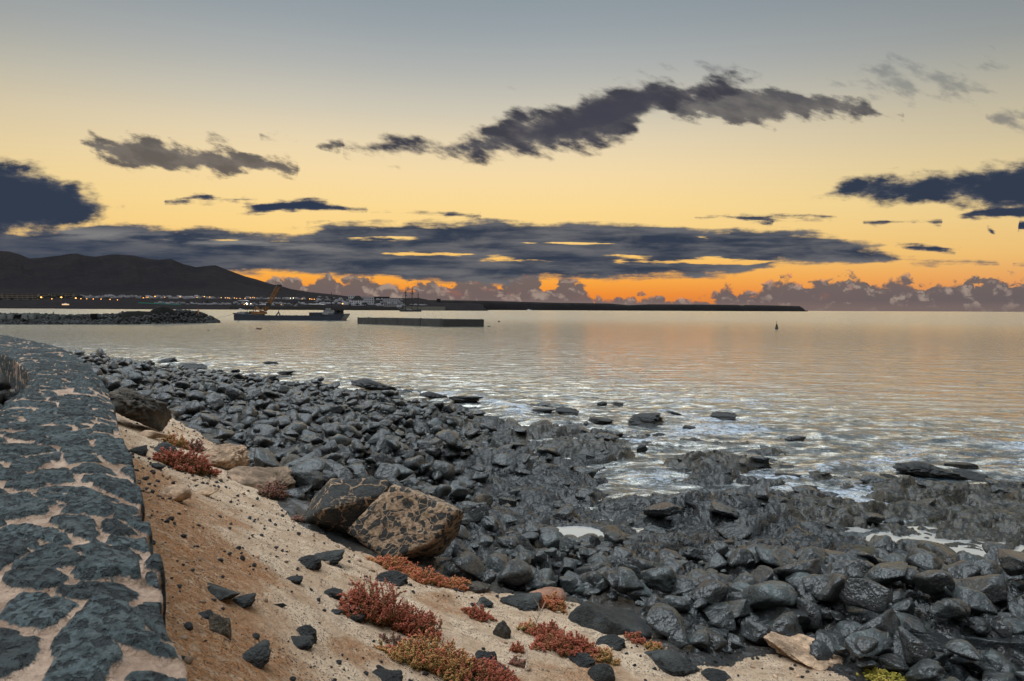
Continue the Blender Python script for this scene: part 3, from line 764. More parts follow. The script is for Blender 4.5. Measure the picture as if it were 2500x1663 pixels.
fm = t.smooth(t.math('ADD', t.math('MULTIPLY', fo, 0.54), t.math('ADD', t.math('MULTIPLY', t.math('SUBTRACT', fn, 0.5), 1.2), t.math('MULTIPLY', lace, -2.6))), 0.10, 0.52)
fm = t.math('MULTIPLY', fm, t.smooth(fo, 0.02, 0.25))
t.put(b.inputs['Base Color'], t.mix(fm, (0.010,0.020,0.028,1), (0.42,0.48,0.56,1)))
t.put(b.inputs['Roughness'], t.math('MULTIPLY_ADD', fm, 0.5, 0.20))
b.inputs['IOR'].default_value = 1.33
h = t.math('ADD', t.math('MULTIPLY', w1, 0.55), t.math('ADD', t.math('MULTIPLY', w2, 2.6), t.math('MULTIPLY', w3, 0.12)))
h = t.math('MULTIPLY', h, t.math('MULTIPLY_ADD', attr(t, 'chop'), 0.35, 1.0))
nb_ = bump(t, b, h, 1.0, 0.165)
fr = t.new('ShaderNodeFresnel'); fr.inputs['IOR'].default_value = 1.33; t.l.new(nb_, fr.inputs['Normal'])
gl = t.new('ShaderNodeBsdfGlossy'); t.l.new(nb_, gl.inputs['Normal']); gl.inputs['Color'].default_value = (0.93,0.90,0.82,1); t.put(gl.inputs['Roughness'], t.math('MULTIPLY_ADD', attr(t, 'far'), 0.12, 0.09))
mxs = t.new('ShaderNodeMixShader'); t.put(mxs.inputs[0], t.math('MULTIPLY', t.math('MULTIPLY', fr.outputs[0], 2.05, clamp=True), t.math('MULTIPLY', t.math('SUBTRACT', 1.0, fm), t.math('SUBTRACT', 1.0, t.math('MULTIPLY', attr(t, 'chop'), t.math('MULTIPLY', t.smooth(t.noise(mp.outputs[0], 0.8, 5.0, 0.65), 0.38, 0.56), 0.85))))))
t.l.new(b.outputs[0], mxs.inputs[1]); t.l.new(gl.outputs[0], mxs.inputs[2])
t.l.new(mxs.outputs[0], [n for n in t.n if n.type == 'OUTPUT_MATERIAL'][0].inputs[0])
M['sea'] = wat
q = grid_quads(len(sr), len(sa))
kq = (sb[q].min(1) < 0.6)
me = np_mesh('sea', np.stack([sx, sy, sz], -1), q[kq][:, ::-1], smooth=True, attrs={'foam': foam, 'chop': shal, 'far': sstep(d, 60, 400)}, mats=[wat])
tag(link('sea', me), kind='structure')

pm, t, b = material('pool_water')
b.inputs['Base Color'].default_value = (0.64,0.63,0.60,1); b.inputs['Metallic'].default_value = 0.62; b.inputs['Roughness'].default_value = 0.04; b.inputs['IOR'].default_value = 1.33
bump(t, b, t.noise(worldco(t), 2.5, 3.0, 0.5), 0.10, 0.02)
for cx, cy, zz, rx, ry, lab in pool_data:
    n = 40; vs = [(0,0,0)]
    for i in range(n):
        a = 2*math.pi*i/n; k = 1.38+0.08*math.sin(3*a+cx)+0.08*math.sin(5*a+cy)
        vs.append((rx*k*math.cos(a), ry*k*math.sin(a), 0))
    me = np_mesh('tide_pool', np.array(vs), tris=[(0, 1+i, 1+(i+1) % n) for i in range(n)], mats=[pm])
    tag(link('tide_pool', me, loc=(cx, cy, zz)), kind='structure')

# ------------------------------------------------------------------ stone wall with a broad rubble top
INNER = np.array([(0.1,-2.4),(-0.75,-0.6),(-1.75,1.1),(-2.0,1.5),(-2.4,2.2),(-3.15,3.6),(-4.14,5.45),(-5.6,7.9),(-7.72,10.6),(-9.6,12.7),(-11.1,14.1),(-14.0,16.6),(-19.5,21.2),(-27,26.5)])
def resample(P, n_per):
    # Catmull-Rom through the points
    out = []
    for i in range(len(P)-1):
        p0, p1, p2, p3 = P[max(i-1,0)], P[i], P[i+1], P[min(i+2,len(P)-1)]
        t = np.linspace(0, 1, n_per, endpoint=False)[:,None]
        out.append(0.5*((2*p1)+(-p0+p2)*t+(2*p0-5*p1+4*p2-p3)*t*t+(-p0+3*p1-3*p2+p3)*t**3))
    return np.vstack(out+[P[-1:]])
oo, ii = resample(OUTER, 120), resample(INNER, 120)
mid = (oo+ii)/2; arc = np.concatenate([[0], np.cumsum(np.hypot(*np.diff(mid, axis=0).T))])
pos = []; s_ = 0.0; L = arc[-1]
while s_ < L:
    pos.append(s_); k = np.interp(s_, arc, mid[:,1]); s_ += max(0.011, 0.0055*abs(k)+0.002)
pos = np.array(pos)
O = np.stack([np.interp(pos, arc, oo[:,k]) for k in (0,1)], -1); I = np.stack([np.interp(pos, arc, ii[:,k]) for k in (0,1)], -1)
TOPZ = 4.175; side = 1.45
NQ = 300
qq = np.linspace(-side, 1.0+side, NQ)          # across: inner face, top 0..1, outer face
SS, QQ = np.meshgrid(pos, qq, indexing='ij')
tt = np.clip(QQ, 0, 1)[...,None]
rnd_ = 0.035
P2 = I[:,None,:]*(1-tt)+O[:,None,:]*tt
across = (O-I)/np.linalg.norm(O-I, axis=1)[:,None]
Z = TOPZ - np.maximum(0, -QQ) - np.maximum(0, QQ-1.0)
nx = np.clip(-QQ/rnd_, 0, 1)*-1 + np.clip((QQ-1.0)/rnd_, 0, 1)
nzz = np.sqrt(np.clip(1-nx*nx, 0, 1))
width = np.linalg.norm(O-I, axis=1)[:,None]
QL = np.where(QQ < 0, QQ, np.where(QQ > 1, width+QQ-1, QQ*width))
# stones in the unrolled surface
ux = SS/0.215; uy = QL/0.245
wx_ = ux+0.55*fbm(SS*3.4, QL*3.4, 301, 4)+0.5*fbm(SS*1.1, QL*1.1, 303, 2); wy_ = uy+0.55*fbm(SS*3.4, QL*3.4, 302, 4)+0.5*fbm(SS*1.1, QL*1.1, 304, 2)
F1, F2, r1, r2, ox, oy = worley(wx_.ravel(), wy_.ravel(), 310, 0.98)
sh = SS.shape; F1, F2, r1, r2, ox, oy = [a.reshape(sh) for a in (F1, F2, r1, r2, ox, oy)]
edge = (F2-F1) - 0.035 - 0.36*np.maximum(0, fbm(SS*1.5, QL*1.5, 320, 3)-0.05) + 0.07*fbm(SS*22, QL*22, 321, 3)
edge = np.minimum(edge, (0.66+0.2*r2-F1)*1.2)
stone = sstep(edge, 0.03, 0.14)
bulge = stone*(0.020+0.016*r1+0.018*((r1-0.5)*ox+(r2-0.5)*oy)*2) + 0.010*stone*fbm(SS*11, QL*11, 330, 4)+ 0.010*stone*fbm(SS*40, QL*40, 331, 3) + 0.004*fbm(SS*14, QL*14, 335, 3)*(1-stone)
edge_w = np.exp(-((QQ-1.0)/0.10)**2)
out_n = bulge + 0.0
# ragged outer line: whole stones stand out or sit back
shift = (r1-0.60)*0.06*sstep(QQ, 0.72, 1.0)
X = P2[...,0]+across[:,None,0]*(nx*out_n*0.35+0.7*shift*np.clip(stone,0.2,1)); Y = P2[...,1]+across[:,None,1]*(nx*out_n*0.35+0.7*shift*np.clip(stone,0.2,1))
Zw = Z+nzz*out_n - 0.05*edge_w - 0.04*np.exp(-(QQ/0.08)**2) + 0.02*fbm(SS*0.8, QL*0.8, 340, 2)
wm, t, b = material('rubble_wall')
c = objco(t)
st = attr(t, 'stone'); cell = attr(t, 'cell')
n1 = t.noise(c, 6.0, 6.0, 0.65); n2 = t.noise(c, 38.0, 6.0, 0.7); n3 = t.noise(c, 2.0, 3.0, 0.5)
pores = t.smooth(t.noise(c, 27.0, 4.0, 0.65), 0.51, 0.60); pores = t.math('MULTIPLY', pores, st)
scol = t.mix(t.smooth(n2, 0.30, 0.68), (0.004,0.009,0.011,1), (0.075,0.100,0.104,1))
scol = t.mix(t.math('MULTIPLY', t.smooth(n1, 0.5, 0.72), 0.5), scol, (0.10,0.11,0.105,1))
scol = t.mix(t.math('MULTIPLY', pores, 0.8), scol, (0.006,0.008,0.010,1))
hs = t.new('ShaderNodeHueSaturation'); t.put(hs.inputs['Color'], scol); t.put(hs.inputs['Value'], t.math('MULTIPLY_ADD', cell, 0.8, 0.6))
mcol = t.mix(t.smooth(n1, 0.32, 0.68), (0.26,0.165,0.11,1), (0.52,0.37,0.27,1))
mcol = t.mix(t.math('MULTIPLY', t.smooth(n2, 0.55, 0.68), 0.6), mcol, (0.12,0.09,0.075,1))
mcol = t.mix(t.math('MULTIPLY', t.smooth(n3, 0.55, 0.68), 0.45), mcol, (0.20,0.13,0.06,1))
t.put(b.inputs['Base Color'], t.mix(t.smooth(t.math('ADD', st, t.math('MULTIPLY', t.math('SUBTRACT', n2, 0.5), 0.9)), 0.30, 0.52), mcol, hs.outputs[0]))
b.inputs['Roughness'].default_value = 0.85
hh = t.math('SUBTRACT', t.math('ADD', t.math('MULTIPLY', n1, 0.8), t.math('MULTIPLY', n2, 0.5)), t.math('MULTIPLY', pores, 0.8))
bump(t, b, hh, 1.0, 0.045)
org = np.array([-2.0, 3.0, 2.6])
me = np_mesh('stone_wall', np.stack([X, Y, Zw], -1).reshape(-1,3)-org, grid_quads(*sh), smooth=True, attrs={'stone': stone, 'cell': r2}, mats=[wm])
M['rubble'] = wm
wall = tag(link('stone_wall', me, loc=tuple(org)), 'low dark basalt rubble wall with broad top and pink mortar along the left edge', 'wall')
# walk behind the wall
pv = simple('paving', (0.10,0.09,0.08), 0.9, 0.3, 2.0)
vs = np.vstack([np.c_[I[::12], np.full(len(I[::12]), 3.05)], np.c_[I[::12]+np.array([-9.0, -3.0]), np.full(len(I[::12]), 3.05)]]); n = len(I[::12])
tag(link('path', np_mesh('path', vs, [(i, i+1, n+i+1, n+i) for i in range(n-1)], mats=[pv])), kind='structure')

# ------------------------------------------------------------------ rocks
R3T = R3.T
def project(x, y, z):
    p = np.stack([np.asarray(x, float), np.asarray(y, float), np.asarray(z, float)-CAM_H], -1) @ R3     # world -> camera
    return CX + F*p[...,0]/-p[...,2], CY - F*p[...,1]/-p[...,2]
def ico(sub):
    t = (1+5**.5)/2
    v = [(-1,t,0),(1,t,0),(-1,-t,0),(1,-t,0),(0,-1,t),(0,1,t),(0,-1,-t),(0,1,-t),(t,0,-1),(t,0,1),(-t,0,-1),(-t,0,1)]
    f = [(0,11,5),(0,5,1),(0,1,7),(0,7,10),(0,10,11),(1,5,9),(5,11,4),(11,10,2),(10,7,6),(7,1,8),(3,9,4),(3,4,2),(3,2,6),(3,6,8),(3,8,9),(4,9,5),(2,4,11),(6,2,10),(8,6,7),(9,8,1)]
    v = [np.array(a)/np.linalg.norm(a) for a in v]
    for _ in range(sub):
        cache = {}; nf = []
        def midp(a, b):
            k = (min(a,b), max(a,b))
            if k not in cache:
                m = v[a]+v[b]; v.append(m/np.linalg.norm(m)); cache[k] = len(v)-1
            return cache[k]
        for a, b, c in f:
            ab, bc, ca = midp(a,b), midp(b,c), midp(c,a)
            nf += [(a,ab,ca),(b,bc,ab),(c,ca,bc),(ab,bc,ca)]
        f = nf
    return np.array(v), np.array(f)
ICO = {s: ico(s) for s in (1, 2, 3, 4, 5)}
def rock_verts(seed, sub=4, kind='angular'):
    """a boulder: the inside of a handful of random planes with worn edges and a grainy skin; extents about -1..1"""
    rng = np.random.RandomState(seed)
    v, f = ICO[sub]
    n = {'angular': 13, 'round': 26, 'slab': 12, 'rough': 18, 'crag': 8}[kind]
    N = rng.normal(size=(n, 3)); N /= np.linalg.norm(N, axis=1)[:,None]
    D = rng.uniform(0.62, 1.0, n) if kind != 'round' else rng.uniform(0.82, 1.0, n)
    dot = v @ N.T
    r = np.where(dot > 0.05, D/np.maximum(dot, 0.05), 9.0)
    k = {'angular': 30.0, 'round': 11.0, 'slab': 26.0, 'rough': 9.0, 'crag': 5.0}[kind]
    r = -np.log(np.exp(-k*np.minimum(r, 3)).sum(1))/k
    amp = {'angular': 0.07, 'round': 0.06, 'slab': 0.08, 'rough': 0.20, 'crag': 0.42}[kind]
    r = r*(1+amp*fbm3(v*1.9+seed, seed, 3)) + (0.045 if kind != 'rough' else 0.08)*fbm3(v*5.0+seed, seed+5, 4, 0.6)
    if kind == 'rough' : r = r - 0.12*np.abs(fbm3(v*3.4+seed, seed+9, 3)) + 0.05*fbm3(v*11.0+seed, seed+11, 3)
    if kind == 'crag': r = r + 0.22*fbm3(v*4.2+seed, seed+3, 4, 0.6) - 0.15*np.abs(fbm3(v*2.6, seed+8, 3))
    p = v*r[:,None]
    lo, hi = p.min(0), p.max(0)
    p = (p-(lo+hi)/2)/((hi-lo)/2)
    return p, f
KINDS_ = {'angular': [rock_verts(100+i, 4, 'angular') for i in range(7)], 'round': [rock_verts(200+i, 4, 'round') for i in range(5)],
          'slab': [rock_verts(300+i, 4, 'slab') for i in range(4)], 'rough': [rock_verts(400+i, 5, 'rough') for i in range(5)], 'crag': [rock_verts(500+i, 5, 'crag') for i in range(6)]}
_cache = {}
def rock_mesh(kind, i, mat):
    L = KINDS_[kind]; i %= len(L); k = (kind, i, mat)
    if k not in _cache: _cache[k] = np_mesh('rock', L[i][0], tris=L[i][1], mats=[M[mat]])
    return _cache[k]
RNG = np.random.RandomState(7)
placed = []
def put_rock(name, px, py, w, h, kind, mat, idx, label=None, cat='rock', group=None, sink=0.16, water=False, tilt=0.15, yaw=None, depth=0.8):
    p = hit(px, py); dist = np.linalg.norm(p-np.array([0,0,CAM_H])); dh = math.hypot(p[0], p[1])
    Wd = w*dist/F; Dp = Wd*depth
    th = math.atan2(CAM_H-p[2], dh)
    Hh = max((h*dist/F - Dp*0.75*math.sin(th))/math.cos(th), 0.28*min(Wd, Dp))
    dirx, diry = p[0]/dh, p[1]/dh
    cx, cy = p[0]+dirx*Dp*0.42, p[1]+diry*Dp*0.42
    g = ground_z(cx, cy); g = min(g, p[2]+0.08) if not water else max(min(g, 0.0), -0.25)
    if water: g = max(g, -0.04); sink = 0.2
    full = Hh/(1-sink)
    o = link(name, rock_mesh(kind, idx, mat), loc=(cx, cy, g-full*sink+full/2))
    o.scale = (Wd/2, Dp/2, full/2)
    az = -math.atan2(dirx, diry)
    o.rotation_euler = (RNG.uniform(-tilt, tilt), RNG.uniform(-tilt, tilt), az+(RNG.uniform(-0.35, 0.35) if yaw is None else yaw))
    tag(o, label, cat, group); placed.append((cx, cy, max(Wd, Dp)/2)); return o

BW, BS, BD, BB, MO, TR = 'basalt_wet', 'basalt_sea', 'basalt_dry', 'basalt_brown', 'mossy', 'tan_rock'
ROCKS = [
 # standing in the surf
 ('sea_rock',1137,988,88,26,'crag',BS,0,'black flat topped rock standing in the surf, the largest left of centre',1),
 ('sea_rock',915,957,120,15,'crag',BS,1,'long low black rock awash off the boulder beach',1),
 ('sea_rock',640,938,84,24,'crag',BS,2,'black hummock at the end of the boulder beach with a flat tail',1),
 ('sea_rock',715,945,50,12,'crag',BS,3,'low black ledge just right of the hummock ending the beach',1),
 ('sea_rock',661,890,34,8,'crag',BS,1,'small square black rock far out, farthest from the beach',1),
 ('sea_rock',570,919,40,9,'crag',BS,4,'small black rock in the shallows left of the black hummock',1),
 ('sea_rock',410,889,44,10,'crag',BS,2,'small black rock far left in the white wash',1),
 ('sea_rock',470,904,60,9,'crag',BS,3,'low ragged black rock in the shallows behind the left boulders',1),
 ('sea_rock',700,915,44,12,'crag',BS,0,'black rock with a pointed right end in the left shallows',1),
 ('sea_rock',1062,975,74,18,'crag',BS,1,'black ledge touching the breaking wavelet left of the flat topped rock',1),
 ('sea_rock',1275,979,28,9,'crag',BS,2,'tiny lone black rock right of the flat topped rock',1),
 ('sea_rock',1470,989,26,11,'round',BS,1,'left knob of a pair of small black rocks in the middle surf',1),
 ('sea_rock',1508,989,34,10,'crag',BS,4,'right knob of a pair of small black rocks in the middle surf',1),
 ('sea_rock',1385,1012,60,20,'crag',BS,3,'black pointed rock with spray breaking over it',1),
 ('sea_rock',1328,1012,64,14,'crag',BS,0,'low black ragged rock left of the spray covered rock',1),
 ('sea_rock',1580,1040,104,22,'crag',BS,2,'long black slab rock parallel to the shore in the middle surf',1),
 ('sea_rock',1646,1013,36,9,'crag',BS,1,'small black rock behind the long black slab',1),
 ('sea_rock',1683,1047,32,11,'round',BS,2,'small round black rock right of the long black slab',1),
 ('sea_rock',1768,1024,64,8,'crag',BS,3,'thin black rock barely above the water right of the middle surf',1),
 ('sea_rock',1620,1072,56,17,'crag',BS,4,'black rock at the seaward corner of the middle reef',1),
 ('sea_rock',1468,1036,66,12,'crag',BS,0,'flat black rock between the spray covered rock and the long slab',1),
 ('sea_rock',1568,1106,26,22,'angular',BS,3,'upright dark stone at the right end of the mossy mound',1),
 ('sea_rock',1800,1128,56,13,'crag',BS,1,'flat black rock, leftmost of the cluster in the right shallows',1),
 ('sea_rock',1850,1152,66,22,'crag',BS,2,'dark blocky rock in the middle of the cluster in the right shallows',1),
 ('sea_rock',1930,1152,50,14,'crag',BS,3,'flat black rock at the seaward end of the right shallows cluster',1),
 ('sea_rock',1925,1172,62,16,'crag',BS,0,'low wedge shaped rock in front of the right shallows cluster',1),
 ('sea_rock',2275,1175,130,44,'crag',BS,1,'big black and brown rock ringed by foam at the right, main body',1),
 ('sea_rock',2345,1150,62,24,'angular',BS,2,'black block perched behind the big foam ringed rock',1),
 ('sea_rock',2372,1178,70,24,'crag',BS,3,'sloping black rock right of the big foam ringed rock with wash pouring off',1),
 ('sea_rock',2215,1158,44,20,'round',BS,1,'round black rock at the left shoulder of the big foam ringed rock',1),
 ('sea_rock',2180,1182,60,9,'crag',BS,4,'low dark rock in the inlet left of the foam ringed rock',1),
 ('sea_rock',1970,1206,58,15,'crag',BS,2,'dark rock at the left edge of the calm inlet',1),
 # reefs
 # boulder beach
 ('boulder',1046,1118,54,46,'round',BD,0,'rounded grey boulder leaning on its neighbour beside the bright tide pool',0),
 ('boulder',1022,1136,78,38,'angular',BW,1,'long dark boulder under the rounded leaning boulder',0),
 ('boulder',1082,1186,62,52,'round',BD,2,'large rounded dark boulder standing alone in the middle cobbles',0),
 ('boulder',841,1172,66,40,'angular',BD,3,'grey angular boulder above the big speckled boulder',0),
 ('boulder',675,1109,46,42,'round',BD,3,'rounded grey boulder behind the tan block on the slope',0),
 ('boulder',637,1114,50,36,'angular',BD,4,'smooth grey boulder touching the rounded one behind the tan block',0),
 ('outcrop',760,1150,150,62,'rough',BB,2,'dark brown overhanging outcrop in the middle of the cobble beach',0),
 ('outcrop',700,1180,110,60,'rough',BB,4,'dark pitted outcrop left of the overhanging one',0),
 ('boulder',928,1062,50,38,'angular',BD,5,'dark pointed boulder at the back of the cobble beach',0),
 ('boulder',868,1060,60,30,'angular',BD,6,'dark block left of the pointed boulder at the back of the beach',0),
 ('boulder',1079,1230,62,38,'angular',BD,0,'faceted dark boulder above the right end of the speckled boulders',0),
 ('boulder',1132,1228,40,30,'angular',BW,2,'small angular boulder right of the faceted one above the speckled boulders',0),
 ('boulder',990,1196,52,32,'round',BW,1,'wet oval boulder among cobbles above the speckled boulders',0),
 ('boulder',1166,1186,50,38,'angular',BW,4,'wedge shaped wet boulder where the cobbles meet the lava',0),
 ('boulder',1238,1218,46,34,'angular',BW,6,'angular wet boulder on the lava left of the wide tide pool',0),
 ('boulder',1328,1398,58,46,'round',BD,4,'round dark boulder right of the pile of leaning boulders',0),
 ('boulder',1236,1388,56,60,'angular',BD,1,'tall leaning boulder at the top of the pile near the speckled boulders',0),
 ('boulder',1256,1402,66,44,'angular',BD,5,'long leaning slab of rock in the pile near the speckled boulders',0),
 ('boulder',1300,1424,66,34,'angular',BD,2,'wedge boulder under the round one in the pile',0),
 ('boulder',1423,1452,72,54,'angular',BD,3,'long pointed grey boulder near the orange bush stone',0),
 ('boulder',1512,1424,86,60,'rough',BW,1,'rough black boulder at the edge of the smooth lava sheet',0),
 ('boulder',1449,1470,48,22,'round',BD,2,'flat oval cobble in front of the long pointed boulder',0),
 ('boulder',1645,1463,88,62,'angular',BD,6,'big dark boulder with a sloping back, alone near the lower middle',0),
 ('boulder',1601,1460,52,36,'rough',BD,0,'knobbly grey boulder leaning on the left of the big sloping one',0),
 ('boulder',1729,1376,98,52,'angular',BW,5,'big smooth wet boulder at the end of the lava sheet',0),
 ('boulder',1640,1336,90,38,'angular',BW,0,'smooth wet whaleback boulder behind the lava sheet',0),
 ('boulder',1618,1262,92,44,'angular',BW,2,'pointed boulder crowning the lumpy lava mound',0),
 ('boulder',1824,1424,54,34,'angular',BW,4,'dark block just left of the lone tide pool',0),
 ('boulder',1779,1558,118,70,'slab',BD,0,'large flat topped grey block beside the brown cobbles',0),
 ('boulder',1905,1568,122,76,'angular',BD,1,'large pale topped boulder right of the flat topped block',0),
 ('boulder',2036,1525,104,78,'angular',BB,4,'big faceted brown boulder with a pale edge, the largest in the lower right',0),
 ('boulder',2098,1510,70,66,'angular',BB,2,'brown boulder leaning behind the big faceted one',0),
 ('boulder',2097,1562,100,58,'round',BW,3,'smooth black oval boulder in front of the big faceted one',0),
 ('boulder',2122,1490,66,70,'angular',BD,5,'upright grey boulder with a folded face right of the faceted one',0),
 ('boulder',2180,1493,60,42,'round',BD,0,'rounded boulder with a pale striped top in the lower right',0),
 ('boulder',2225,1447,112,62,'angular',BW,3,'long black boulder leaning to the right above the pale striped one',0),
 ('boulder',2195,1392,60,42,'angular',BW,6,'pointed dark boulder behind the long leaning black one',0),
 ('boulder',2109,1413,78,32,'round',BW,1,'low oval black boulder left of the long leaning one',0),
 ('boulder',2160,1440,72,34,'angular',BW,4,'wet wedge boulder under the low oval one',0),
 ('boulder',2112,1380,58,30,'round',MO,2,'round yellow brown mossy boulder above the low oval one',0),
 ('boulder',2260,1356,128,36,'round',BW,4,'smooth whaleback boulder on the near bank of the largest tide pool',0),
 ('boulder',2390,1374,84,30,'angular',BW,1,'long low boulder on the near bank of the largest tide pool',0),
 ('boulder',2373,1500,104,50,'angular',BW,2,'black humped boulder in the right, behind a sharp ridged one',0),
 ('boulder',2335,1534,120,58,'angular',BW,0,'sharp ridged black boulder in the right foreground',0),
 ('boulder',2299,1535,80,44,'round',BW,2,'dark rounded boulder left of the sharp ridged one',0),
 ('boulder',2263,1602,124,62,'rough',BD,3,'rough brown grey boulder near the bottom right',0),
 ('boulder',2192,1548,92,52,'rough',BB,0,'rough reddish brown boulder right of the black oval one',0),
 ('boulder',1984,1542,58,24,'round',BD,1,'small smooth boulder under the left of the faceted one',0),
 ('boulder',2483,1494,60,44,'angular',BD,6,'grey boulder cut by the right edge of the picture',0),
 ('boulder',2245,1622,130,44,'slab',BW,3,'broad low rock near the bottom right under the rough boulder',0),
 ('boulder',2090,1610,150,50,'slab',BD,1,'broad sloping grey slab along the bottom right',0),
 ('boulder',1910,1598,130,42,'angular',BD,4,'grey wedge at the bottom between slab and tan rock',0),
 ('boulder',1868,1492,70,30,'slab',BB,2,'layered brown rock above the large flat topped block',0),
 ('boulder',1950,1478,60,40,'angular',BB,5,'pale angular boulder behind the big faceted one',0),
 ('boulder',1740,1500,60,26,'round',BB,3,'brown cobble at the corner of the pool below the lava',0),
 ('boulder',1700,1535,74,34,'rough',BB,1,'crusted brown rock left of the large flat topped block',0),
 ('boulder',1730,1580,96,44,'rough',BW,2,'jagged black rock under the crusted brown one',0),
 ('boulder',2440,1562,80,34,'slab',BW,0,'thin black slab near the right edge',0),
 ('boulder',2420,1620,120,44,'angular',BW,6,'dark rock in the bottom right corner',0),
 # loose dark rocks lying on the sand
 ('sand_rock',754,1388,56,28,'rough',BD,0,'round pitted black stone on the sand below the speckled boulders',0),
 ('sand_rock',797,1374,76,30,'rough',BD,1,'dark humped stone right of the round pitted one',0),
 ('sand_rock',717,1420,46,13,'rough',BD,2,'flat dark stone under the round pitted one',0),
 ('sand_rock',812,1454,50,28,'rough',BD,2,'dark pointed stone on the sand left of the big red bush',0),
 ('sand_rock',682,1488,32,14,'angular',BD,5,'small dark stone in the middle of the sand',0),
 ('sand_rock',745,1562,50,34,'rough',BD,0,'dark tilted stone lying against a grey flat one on the sand',0),
 ('sand_rock',732,1578,62,28,'rough',BD,3,'grey flat stone below the dark tilted one',0),
 ('sand_rock',819,1499,36,11,'slab',BD,1,'small flat grey stone below the white litter',0),
 ('sand_rock',866,1514,52,9,'rough',BD,2,'thin dark stone under the left of the big red bush',0),
 ('sand_rock',945,1662,70,32,'rough',BD,3,'pitted grey stone at the bottom edge, left of the orange bush',0),
 ('sand_rock',1189,1619,50,36,'rough',BD,3,'black block right of the wide orange bush',0),
 ('sand_rock',1210,1644,72,28,'rough',BD,4,'dark rounded stone below the black block',0),
 ('sand_rock',1227,1552,42,46,'rough',BB,2,'upright brown stone beside the small red bush',0),
 ('sand_rock',955,1430,80,22,'rough',BD,0,'low grey slab half buried above the big red bush',0),
 ('sand_rock',1160,1450,80,30,'rough',BB,2,'brown mound of rock at the foot of the slope',0),
 ('sand_rock',1270,1492,96,40,'rough',BD,1,'broad grey rock between sand and cobbles left of the reddish stone',0),
 ('sand_rock',621,1636,70,42,'rough',BD,1,'long dark stone near the bottom left of the sand',0),
 ('sand_rock',535,1460,88,26,'slab',BD,2,'curved dark slab on the rusty sand close to the wall',0),
 ('sand_rock',588,1480,60,15,'rough',BD,1,'bent dark stone just below the curved slab',0),
 ('sand_rock',538,1562,44,46,'rough',BB,3,'stubby brown stone on the rusty sand',0),
 ('sand_rock',500,1512,36,13,'rough',BD,3,'small grey stone close to the wall on the rusty sand',0),
 ('sand_rock',1634,1645,128,42,'rough',BD,2,'large low black rock on the sand at the bottom, right of centre',0),
 ('sand_rock',1467,1668,62,46,'round',BD,3,'rounded dark rock cut by the bottom edge under the red bush',0),
 ('sand_rock',1420,1630,60,30,'rough',BD,5,'dark stone below the long red bush',0),
 ('sand_rock',1749,1668,66,30,'rough',BD,0,'dark rock at the bottom right of the large low black rock',0),
 ('sand_rock',1490,1592,70,34,'rough',BD,0,'dark slab right of the long red bush',0),
 ('sand_rock',1081,1637,76,20,'rough',BD,3,'dark stone under the orange bush',0),
 ('sand_rock',1180,1480,50,26,'rough',BD,4,'dark stone above the small crimson bush',0),
 ('sand_rock',398,1105,66,28,'rough',BD,4,'black rock at the top of the slope left of the upper red bush',0),
 ('sand_rock',335,1106,42,20,'rough',BD,1,'smaller black rock close to the wall at the top of the slope',0),
 ('sand_rock',380,1148,40,12,'rough',BD,2,'small black stone below the upper black rocks',0),
 ('sand_rock',607,1480,20,12,'rough',BD,6,'tiny black stone near the curved slab',0),
 ('sand_rock',1330,1560,44,26,'rough',BB,1,'brown stone under the dry twigs',0),
 # tan rocks
 ('tan_rock',545,1150,112,66,'rough',TR,0,'big tan block with a dark hollow behind the upper red bush',0),
 ('tan_rock',424,1226,78,40,'round',TR,1,'tan rounded rock half buried high on the slope',0),
 ('tan_rock',370,1078,66,20,'slab',TR,1,'pale tan slab at the top of the slope',0),
 ('tan_rock',500,1210,52,22,'slab',TR,2,'low tan slab right of the rounded tan rock',0),
 ('tan_rock',1338,1480,90,46,'round','red_rock',1,'smooth reddish stone behind the orange bush',0),
 ('tan_rock',1960,1636,170,26,'rough',TR,0,'flat pale tan rock at the bottom right of the sand',0),
]
for i, (nm, px, py, w, h, kd, mt, ix, lab, wt) in enumerate(ROCKS):
    g = {'sea_rock': 'black rocks standing in the surf', 'boulder': 'boulders on the dark shore', 'sand_rock': 'dark stones lying on the sand',
         'tan_rock': 'tan rocks on the slope', 'reef': 'mossy reefs', 'outcrop': 'dark outcrops in the cobbles'}[nm]
    if nm == 'boulder' and mt == BD: mt = 'basalt_damp'
    put_rock(nm, px, py, w, h, kd, mt, ix, lab, 'rock', g, sink=0.30 if nm in ('tan_rock','reef') else (0.12 if nm == 'boulder' else 0.52), water=bool(wt), tilt=0.10 if wt or nm == 'sand_rock' else 0.22)

# broad grey slab at the foot of the sand
slabp = put_rock('rock_slab', 1500, 1560, 250, 92, 'slab', BD, 3, 'broad grey rock slab sloping out of the sand at its lower edge', 'rock', None, sink=0.45, tilt=0.1, depth=0.9)
put_rock('outcrop', 335, 1054, 150, 104, 'crag', BB, 1, 'square brown outcrop of cemented stones against the wall', 'rock', None, sink=0.15, tilt=0.05)
put_rock('outcrop', 640, 1202, 150, 66, 'rough', TR, 3, 'speckled tan knoll on the slope behind the drab red bush', 'rock', None, sink=0.4, tilt=0.05)

